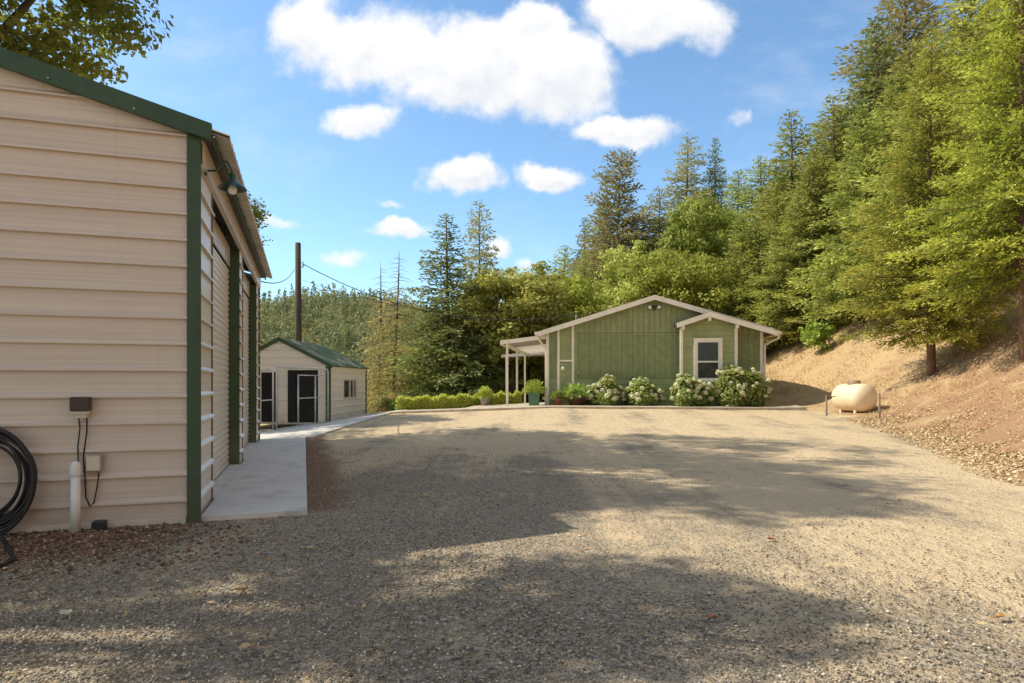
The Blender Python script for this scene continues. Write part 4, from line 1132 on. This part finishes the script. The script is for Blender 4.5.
# ---- hydrangea bushes
def flower_mesh():
    r = np.random.default_rng(3); n = 90
    d = unit(r.normal(0, 1, (n, 3))); c = d * .085 * np.array([1, 1, .8])
    dd = np.cross(d, r.normal(0, 1, (n, 3))); V = diamonds(c - unit(dd) * .02, dd, d, np.full(n, .045), np.full(n, .042), .5)
    return quads_mesh('flower_head', V, r.random(n), M['petal'])
FL = flower_mesh()
def bush(label, u, v, R_, Hh, nfl, seed, pale):
    r = np.random.default_rng(seed); b = HWd(u, v, 0); b.z = hgt(b.x, b.y)
    t = thing('hydrangea_bush', label, 'bush', b, HRZ, 'hydrangea bushes along the house front')
    n = 5600; d = unit(r.normal(0, 1, (n, 3))); d[:, 2] = np.where(d[:, 2] < -.72, -d[:, 2], d[:, 2])
    lump = 1 + .14 * np.sin(d[:, 0] * 5 + seed) + .12 * np.cos(d[:, 1] * 6 + d[:, 2] * 5)
    rad = (r.random(n) ** .33) * lump
    pos = np.stack([d[:, 0] * R_ * rad, d[:, 1] * R_ * .8 * rad, Hh * .42 + d[:, 2] * Hh * .55 * rad], -1)
    pos[:, 2] = np.maximum(pos[:, 2], .03)
    nn = d + np.array([0, 0, .5]) + r.normal(0, .45, (n, 3)); dd = np.cross(nn, r.normal(0, 1, (n, 3)))
    L = .115 * r.uniform(.6, 1.3, n)
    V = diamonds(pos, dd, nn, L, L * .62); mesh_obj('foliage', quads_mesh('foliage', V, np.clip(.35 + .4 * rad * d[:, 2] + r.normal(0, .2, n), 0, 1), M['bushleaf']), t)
    st = MB()
    for k in range(9):
        a = r.random() * 6.28; st.tube([(0.05 * math.cos(a), .05 * math.sin(a), -.05), (R_ * .5 * math.cos(a), R_ * .4 * math.sin(a), Hh * .7)], .008, 4, cap=False)
    st.obj('stems', M['bark'], t)
    for k in range(nfl):
        for _ in range(30):
            d1 = r.normal(0, 1, 3); d1 /= np.linalg.norm(d1)
            if d1[2] > -.25 and d1[1] < .45: break
        o = mesh_obj('flower_head', FL, t); lm = 1 + .14 * math.sin(d1[0] * 5 + seed) + .12 * math.cos(d1[1] * 6 + d1[2] * 5)
        o.location = (d1[0] * R_ * 1.0 * lm, d1[1] * R_ * .82 * lm, max(.12, Hh * .42 + d1[2] * Hh * .56 * lm)); s = r.uniform(.7, 1.2) * (1 if pale else .9); o.scale = (s, s, s); o.rotation_euler = (0, 0, r.random() * 6)
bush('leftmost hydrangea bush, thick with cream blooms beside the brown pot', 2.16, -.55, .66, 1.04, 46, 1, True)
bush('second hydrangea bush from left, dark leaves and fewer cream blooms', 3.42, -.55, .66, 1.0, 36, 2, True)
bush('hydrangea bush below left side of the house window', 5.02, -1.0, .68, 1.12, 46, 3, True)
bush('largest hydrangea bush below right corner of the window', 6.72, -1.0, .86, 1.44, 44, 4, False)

# ---- pots by the corner
def pot(name, label, u, v, prof, mat, leafkey, lr, lh, seed, n=420, leaf=.14, box=None):
    r = np.random.default_rng(seed); b = HWd(u, v, 0); b.z = hgt(b.x, b.y) + .06
    t = thing(name, label, 'potted plant', b, HRZ)
    if box:
        mb = MB(); a, c, h = box
        mb.add([(-a * .85, -a * .85, 0), (a * .85, -a * .85, 0), (a * .85, a * .85, 0), (-a * .85, a * .85, 0), (-a, -a, h), (a, -a, h), (a, a, h), (-a, a, h)], [(3, 2, 1, 0), (4, 5, 6, 7), (0, 1, 5, 4), (1, 2, 6, 5), (2, 3, 7, 6), (3, 0, 4, 7)])
        mb.box(-a - .02, a + .02, -a - .02, a + .02, h, h + .04, .006); mb.obj('pot', M[mat], t); zt = h
    else:
        mb = MB(); mb.lathe(prof, (0, 0, 0), 24); mb.obj('pot', M[mat], t); zt = prof[-2][1]
    d = unit(r.normal(0, 1, (n, 3))); d[:, 2] = np.abs(d[:, 2]); rad = r.random(n) ** .4
    pos = np.stack([d[:, 0] * lr * rad, d[:, 1] * lr * rad, zt + .02 + d[:, 2] * lh * rad], -1)
    nn = d + np.array([0, 0, .6]) + r.normal(0, .4, (n, 3)); dd = d + r.normal(0, .5, (n, 3)) + np.array([0, 0, .4]); L = leaf * r.uniform(.6, 1.3, n)
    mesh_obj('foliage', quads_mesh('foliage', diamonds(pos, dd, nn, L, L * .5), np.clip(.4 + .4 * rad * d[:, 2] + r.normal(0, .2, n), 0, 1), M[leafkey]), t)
PR = lambda r, h: [(0, 0), (r * .68, 0), (r * .95, h * .8), (r * 1.06, h * .82), (r * 1.06, h), (r * .92, h), (r * .9, h * .88), (0, h * .88)]
pot('potted_plant', 'small round clay pot with low plant at house corner', .42, -.55, PR(.17, .26), 'terracotta', 'bushleaf', .24, .22, 71, 220)
pot('potted_plant', 'wide brown bowl planter with broad leafy plant under the meter', 1.12, -.55, PR(.36, .34), 'brownpot', 'bushleaf', .5, .36, 72, 420, .2)
pot('potted_plant', 'square green planter with lime green shrub beside patio cover', -.45, -.35, None, 'greenpot', 'lime', .42, .50, 73, 700, .1, (.2, .2, .42))
pot('potted_plant', 'small grey pot with little shrub left of the patio posts', -2.55, 1.2, PR(.2, .34), 'concblock', 'hedgeleaf', .3, .4, 74)

# ---- clipped hedge
def hedge():
    r = np.random.default_rng(81); A = P(398, 411, 25.2); B = P(521, 408, 26.6)
    n = 17000; f = r.random(n); w_ = r.uniform(-1, 1, n); h_ = r.random(n)
    face = r.random(n); w_ = np.where(face < .35, np.sign(w_) * (1 - .1 * r.random(n)), w_); h_ = np.where(face > .6, 1 - .12 * r.random(n), h_)
    x = A.x + (B.x - A.x) * f; y = A.y + (B.y - A.y) * f + w_ * .32; z = base_h(x, y) + h_ * (.47 + .05 * np.sin(f * 40) + .04 * np.sin(f * 93)) + r.normal(0, .02, n)
    pos = np.stack([x, y, z], -1) - np.array([A.x, A.y, hgt(A.x, A.y)])
    nn = np.stack([np.zeros(n), w_, h_ + .2], -1) + r.normal(0, .5, (n, 3)); dd = np.cross(nn, r.normal(0, 1, (n, 3))); L = .085 * r.uniform(.6, 1.3, n)
    t = thing('hedge', 'low clipped yellow-green hedge along far edge of the drive', 'hedge', (A.x, A.y, hgt(A.x, A.y)))
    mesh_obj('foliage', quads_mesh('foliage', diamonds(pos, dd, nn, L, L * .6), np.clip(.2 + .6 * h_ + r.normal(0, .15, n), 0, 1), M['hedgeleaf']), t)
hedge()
# flowering shrub at hedge end
def fshrub():
    r = np.random.default_rng(91); b = P(391, 409, 26.0); b.z = hgt(b.x, b.y)
    t = thing('flower_shrub', 'small shrub with red and pink blossoms at left end of hedge', 'shrub', b)
    n = 900; d = unit(r.normal(0, 1, (n, 3))); d[:, 2] = np.abs(d[:, 2]); rad = r.random(n) ** .4
    pos = np.stack([d[:, 0] * .42 * rad, d[:, 1] * .42 * rad, .05 + d[:, 2] * .62 * rad], -1); nn = d + r.normal(0, .5, (n, 3)); dd = np.cross(nn, r.normal(0, 1, (n, 3))); L = .10 * r.uniform(.6, 1.3, n)
    mesh_obj('foliage', quads_mesh('foliage', diamonds(pos, dd, nn, L, L * .6), r.random(n), M['bushleaf']), t)
    n = 60; d = unit(r.normal(0, 1, (n, 3))); d[:, 2] = np.abs(d[:, 2]); pos = np.stack([d[:, 0] * .44, d[:, 1] * .44, .05 + d[:, 2] * .66], -1); nn = d + r.normal(0, .4, (n, 3)); dd = np.cross(nn, r.normal(0, 1, (n, 3)))
    mesh_obj('blossoms', quads_mesh('blossoms', diamonds(pos, dd, nn, np.full(n, .12), np.full(n, .1), .5), r.random(n), M['redpetal']), t)
fshrub()

# ---- far wooded hill: one mass
def farwood():
    r = np.random.default_rng(101); Vs = []; Ts = []
    N = 9500
    y = r.uniform(120, 520, N); x = r.uniform(-.62, .35, N) * y
    px = 512 + x / y * FPX; keep = (px > 150) & (px < 720); x = x[keep]; y = y[keep]; z = base_h(x, y); N = len(x)
    h = r.uniform(3.5, 10, N) * np.where(r.random(N) < .22, 1.6, 1); con = r.random(N) < .55
    k = 76
    f = r.random((N, k)); a = r.random((N, k)) * 2 * PI
    prof = np.where(con[:, None], (1 - f) * .24 + .012, np.sqrt(np.clip(1 - (2 * f - 1) ** 2, 0, 1)) * .36)
    rr = prof * h[:, None] * (r.random((N, k)) ** .5)
    hh = np.where(con[:, None], .12 + .88 * f, .25 + .6 * f) * h[:, None]
    pos = np.stack([x[:, None] + rr * np.cos(a), y[:, None] + rr * np.sin(a), z[:, None] + hh], -1).reshape(-1, 3)
    n = len(pos); nn = np.stack([np.cos(a).ravel(), np.sin(a).ravel(), np.full(n, .6)], -1) + r.normal(0, .5, (n, 3)); dd = np.cross(nn, r.normal(0, 1, (n, 3)))
    L = np.repeat(.35 + h * .065, k) * r.uniform(.6, 1.3, n)
    tint = np.clip(np.repeat(r.normal(.58, .2, N) - np.where(con, .30, 0), k) + r.normal(0, .12, n) + .2 * (f.ravel() - .5), 0, 1)
    o = mesh_obj('far_wood', quads_mesh('far_wood', diamonds(pos, dd, nn, L, L * .7, .5), tint, M['farwood']))
    tag(o, 'distant hillside covered in mixed green woodland', 'woodland', kind='stuff')
farwood()

# ---- straw grass and leaf litter on the bank
def straw():
    r = np.random.default_rng(111); n = 60000
    y = r.uniform(9, 34, n); x = toe(y) + .5 + r.random(n) ** 1.2 * 9; 
    den = np.array([mnoise.noise((a * .6, b * .6, 4)) for a, b in zip(x, y)])
    k = r.random(n) < np.clip(.30 + den * 1.1 + (y - 19) * .06, .03, 1); x = x[k]; y = y[k]; n = len(x)
    z = base_h(x, y) - .03
    dd = np.stack([r.normal(-.35, .5, n), r.normal(-.1, .5, n), r.uniform(.5, 1.2, n)], -1); nn = np.cross(dd, r.normal(0, 1, (n, 3)))
    L = r.uniform(.06, .20, n)
    V = diamonds(np.stack([x, y, z], -1), dd, nn, L, np.full(n, .014), .3)
    me = quads_mesh('dry_grass', V, r.random(n), tintmat('straw', [(0, (.40, .26, .12)), (.5, (.60, .43, .22)), (1, (.82, .64, .38))]))
    tag(mesh_obj('dry_grass', me), 'dry straw coloured grass on the sunny bank', 'grass', kind='stuff')
straw()
def litter():
    r = np.random.default_rng(121); n = 42000
    y = r.uniform(7.5, 19, n); x = toe(y) - 1.4 + r.gamma(2.4, .42, n)
    den = np.array([mnoise.noise((a * .8, b * .8, 14)) for a, b in zip(x, y)])
    k = r.random(n) < np.clip(.55 + den * .9, .05, 1) * np.clip(1.25 - (y - 9) * .075, .1, 1); x = x[k]; y = y[k]; n = len(x)
    z = base_h(x, y) + .03
    nn = np.stack([np.full(n, -.3), np.zeros(n), np.ones(n)], -1) + r.normal(0, .35, (n, 3)); dd = np.cross(nn, r.normal(0, 1, (n, 3)))
    L = r.uniform(.02, .065, n)
    me = quads_mesh('leaf_litter', diamonds(np.stack([x, y, z], -1), dd, nn, L, L * .6, .5), r.random(n), tintmat('dead_leaves', [(0, (.22, .12, .06)), (.4, (.44, .28, .13)), (.8, (.62, .46, .24)), (1, (.74, .62, .42))]))
    tag(mesh_obj('leaf_litter', me), 'yellow fallen leaves heaped along the foot of the bank', 'fallen leaves', kind='stuff')
litter()
def clods():
    g = stones('bank_rubble', 70000, 8, 24, .006, .03, [(0, (.26, .14, .075)), (.6, (.46, .28, .155)), (1, (.64, .46, .28))], lambda x, y: (x > toe(y) - .5) & (x < toe(y) + 4.5) & (rng.random(len(x)) < .55))
    tag(g, 'loose soil lumps on the lower face of the bank', 'soil', kind='stuff')
clods()

def debris():
    r = np.random.default_rng(141); n = 900
    y = 2.2 * (22 / 2.2) ** r.random(n); x = (r.random(n) * 2 - 1) * (y * .85 + .5); k = ~in_built(x, y) & (x < toe(y) - .5) & (x > -4.0) & (r.random(n) < .6); x = x[k]; y = y[k]; n = len(x)
    nn = np.array([0, 0, 1]) + r.normal(0, .4, (n, 3)); dd = np.cross(nn, r.normal(0, 1, (n, 3))); L = r.uniform(.02, .055, n)
    me = quads_mesh('leaf_debris', diamonds(np.stack([x, y, base_h(x, y) + .022], -1), dd, nn, L, L * .5, .5), r.random(n), tintmat('debris', [(0, (.16, .09, .05)), (.5, (.42, .24, .10)), (1, (.66, .50, .26))]))
    tag(mesh_obj('leaf_debris', me), 'tiny dry leaf bits strewn over the gravel', 'leaf litter', kind='stuff')
debris()
# ---- single fallen leaves on the gravel
def leafobj(px, py, L, lobes, col, label, seed):
    Y = CAMZ * FPX / (py - HOR); x = (px - 512) / FPX * Y; r = random.Random(seed)
    mb = MB(); n = 26; vs = [(0, 0, .012)]
    for i in range(n):
        a = 2 * PI * i / n
        rr = L * (.34 + .16 * abs(math.cos(a * lobes / 2)) + .10 * math.cos(a)) * r.uniform(.85, 1.1)
        vs.append((rr * math.cos(a), rr * .62 * math.sin(a), .012 + .05 * L * math.sin(a * 2 + seed) + .22 * rr * abs(math.sin(a)) + .006))
    mb.add(vs, [(0, i + 1, (i + 1) % n + 1) for i in range(n)], True)
    mb.tube([(-L * .3, 0, .02), (-L * .75, .02, .006)], .0025, 4)
    o = mb.obj('fallen_leaf', surf('leaf_' + str(seed), col, .8, var=.25, vscale=20)); o.location = (x, Y, hgt(x, Y) + .008); o.rotation_euler = (0, 0, r.uniform(-.6, .6) + (PI if seed % 2 else 0))
    tag(o, label, 'leaf', 'single leaves fallen on the gravel')
leafobj(67, 618, .105, 5, (.62, .56, .34), 'large pale yellow leaf on shaded gravel at lower left', 1)
leafobj(240, 594, .085, 4, (.42, .20, .06), 'orange brown curled leaf on shaded gravel below walkway', 2)
leafobj(249, 652, .085, 5, (.55, .38, .18), 'tan leaf on sunlit gravel at bottom left', 3)
leafobj(712, 622, .070, 3, (.45, .15, .08), 'reddish leaf in the shadow at lower right centre', 4)
leafobj(772, 542, .075, 4, (.40, .17, .08), 'small red-brown leaf on sunny gravel right of centre', 5)
leafobj(1000, 621, .075, 4, (.55, .30, .10), 'orange leaf on sunny gravel at far right', 6)
leafobj(424, 497, .10, 4, (.58, .40, .10), 'yellow leaf at left end of the shadow band', 7)
leafobj(310, 551, .09, 4, (.58, .46, .22), 'pale leaf in the shade close to the walkway corner', 8)
leafobj(845, 487, .10, 4, (.50, .36, .12), 'lone yellow leaf on bright gravel toward the bank', 9)

# ================================================================== sky, clouds, sun
SUN_EL = R(48); DX, DY = .994, -.11      # direction light travels on the ground
wd = bpy.data.worlds.new('World'); scene.world = wd; wd.use_nodes = True
nt = wd.node_tree; nt.nodes.clear(); t = NT(nt)
sky = t.n('ShaderNodeTexSky', sky_type='NISHITA', sun_disc=False)
sky.sun_elevation = SUN_EL; sky.air_density = 1.0; sky.dust_density = .6; sky.ozone_density = 1.6; sky.altitude = 300
to_sun = Vector((-DX, -DY, 0)).normalized()
sky.sun_rotation = math.atan2(to_sun.x, to_sun.y)
dirv = t.n('ShaderNodeTexCoord').outputs['Generated']
sep = t.n('ShaderNodeSeparateXYZ', {0: dirv})
ysafe = t.m('MAXIMUM', sep.outputs[1], .05)
uu = t.m('DIVIDE', sep.outputs[0], ysafe); ww = t.m('DIVIDE', sep.outputs[2], ysafe)
uv = t.n('ShaderNodeCombineXYZ', {0: uu, 1: ww, 2: 0.0}).outputs[0]
# warp
wn1 = t.n('ShaderNodeTexNoise', {'Vector': uv, 'Scale': 7.0, 'Detail': 6.0, 'Roughness': .62})
warp = t.n('ShaderNodeVectorMath', {0: wn1.outputs['Color'], 1: (.5, .5, .5)}, operation='SUBTRACT')
warp = t.n('ShaderNodeVectorMath', {0: warp.outputs[0]}, operation='SCALE'); warp.inputs['Scale'].default_value = .085
uvw = t.n('ShaderNodeVectorMath', {0: uv, 1: warp.outputs[0]}, operation='ADD').outputs[0]
CL = [(475, 64, 108, 42, 1), (560, 74, 58, 44, 1), (378, 44, 84, 40, .85), (312, 30, 46, 48, .7), (360, 116, 42, 20, .8), (535, 30, 34, 26, 1), (640, 14, 62, 34, .9), (695, 16, 36, 30, .7), (625, 127, 58, 17, .9),
      (465, 178, 40, 18, .95), (547, 178, 34, 15, .9), (396, 230, 30, 12, .8), (498, 246, 18, 16, .55), (285, 226, 30, 9, .35), (740, 122, 13, 14, .4), (390, 203, 18, 6, .4), (340, 262, 30, 10, .4), (530, 262, 16, 9, .45), (180, 60, 40, 14, .0)]
acc = acc2 = None
for (cx, cy, rx, ry, amp) in CL:
    if amp <= 0: continue
    for up_ in (0, 1):
        c = ((cx - 512 - up_ * rx * .12) / FPX, (HOR - cy + up_ * ry * .42) / FPX, 0)
        d = t.n('ShaderNodeVectorMath', {0: uvw, 1: c}, operation='SUBTRACT').outputs[0]
        d = t.n('ShaderNodeVectorMath', {0: d, 1: (FPX / rx, FPX / ry, 0)}, operation='MULTIPLY').outputs[0]
        l = t.n('ShaderNodeVectorMath', {0: d}, operation='LENGTH').outputs['Value']
        v = t.m('MULTIPLY', t.m('SUBTRACT', 1.35, l, clamp=True), amp)
        if up_: acc2 = v if acc2 is None else t.m('MAXIMUM', acc2, v)
        else: acc = v if acc is None else t.m('MAXIMUM', acc, v)
n2 = t.noise(uv, 17.0, 9, .60)
n3 = t.noise(t.scale(uv, (3.2, 7, 1)), 1.0, 6, .62)
dens = t.m('ADD', acc, t.m('MULTIPLY_ADD', n2, .85, -.46))
cov = t.ss(dens, .08, .60)
front = t.ss(sep.outputs[1], .1, .3)
wisp = t.m('MULTIPLY', t.ss(n3, .50, .80), .28)
# unseen cloud cover added outside the view as neutral fill light
n4 = t.noise(dirv, 3.2, 6, .6)
fill_cloud = t.m('MULTIPLY', t.ss(n4, .36, .56), t.m('SUBTRACT', 1.0, front))
cov = t.m('MAXIMUM', t.m('MULTIPLY', cov, front), t.m('MULTIPLY', wisp, front))
uvo = t.n('ShaderNodeVectorMath', {0: uv, 1: (-.010, .016, 0)}, operation='ADD').outputs[0]
relief = t.m('SUBTRACT', n2, t.noise(uvo, 17.0, 9, .60))
shade = t.m('ADD', t.m('MULTIPLY_ADD', t.m('SUBTRACT', acc2, acc), 1.5, .78), t.m('MULTIPLY', relief, 1.6), clamp=True)
SKYS = .15
ccol = t.mix(shade, (5.7, 5.9, 6.25), (7.3, 7.25, 7.2))
skyc = t.n('ShaderNodeHueSaturation', {'Color': sky.outputs[0], 'Saturation': 1.0, 'Value': 1.34}).outputs[0]
skyc = t.mix(1.0, skyc, (.92, 1.10, 1.14), 'MULTIPLY')
skyc = t.mix(t.m('MULTIPLY', fill_cloud, .9), skyc, (4.2, 4.0, 3.7))
fin = t.mix(cov, skyc, ccol)
bg = t.n('ShaderNodeBackground', {'Color': fin, 'Strength': SKYS})
out = t.n('ShaderNodeOutputWorld', {0: bg.outputs[0]})
sl = bpy.data.lights.new('sun', 'SUN'); sl.energy = 5.0; sl.angle = R(.53); sl.color = (1.0, .93, .79)
so = bpy.data.objects.new('sun', sl); COL.objects.link(so)
dirl = Vector((DX * math.cos(SUN_EL), DY * math.cos(SUN_EL), -math.sin(SUN_EL)))
so.rotation_euler = dirl.to_track_quat('-Z', 'Y').to_euler(); so.location = (-20, -8, 30)
scene.render.engine = 'CYCLES'
scene.cycles.max_bounces = 6; scene.cycles.diffuse_bounces = 3; scene.cycles.transmission_bounces = 3; scene.cycles.transparent_max_bounces = 8
try: scene.cycles.use_denoising = True
except Exception: pass
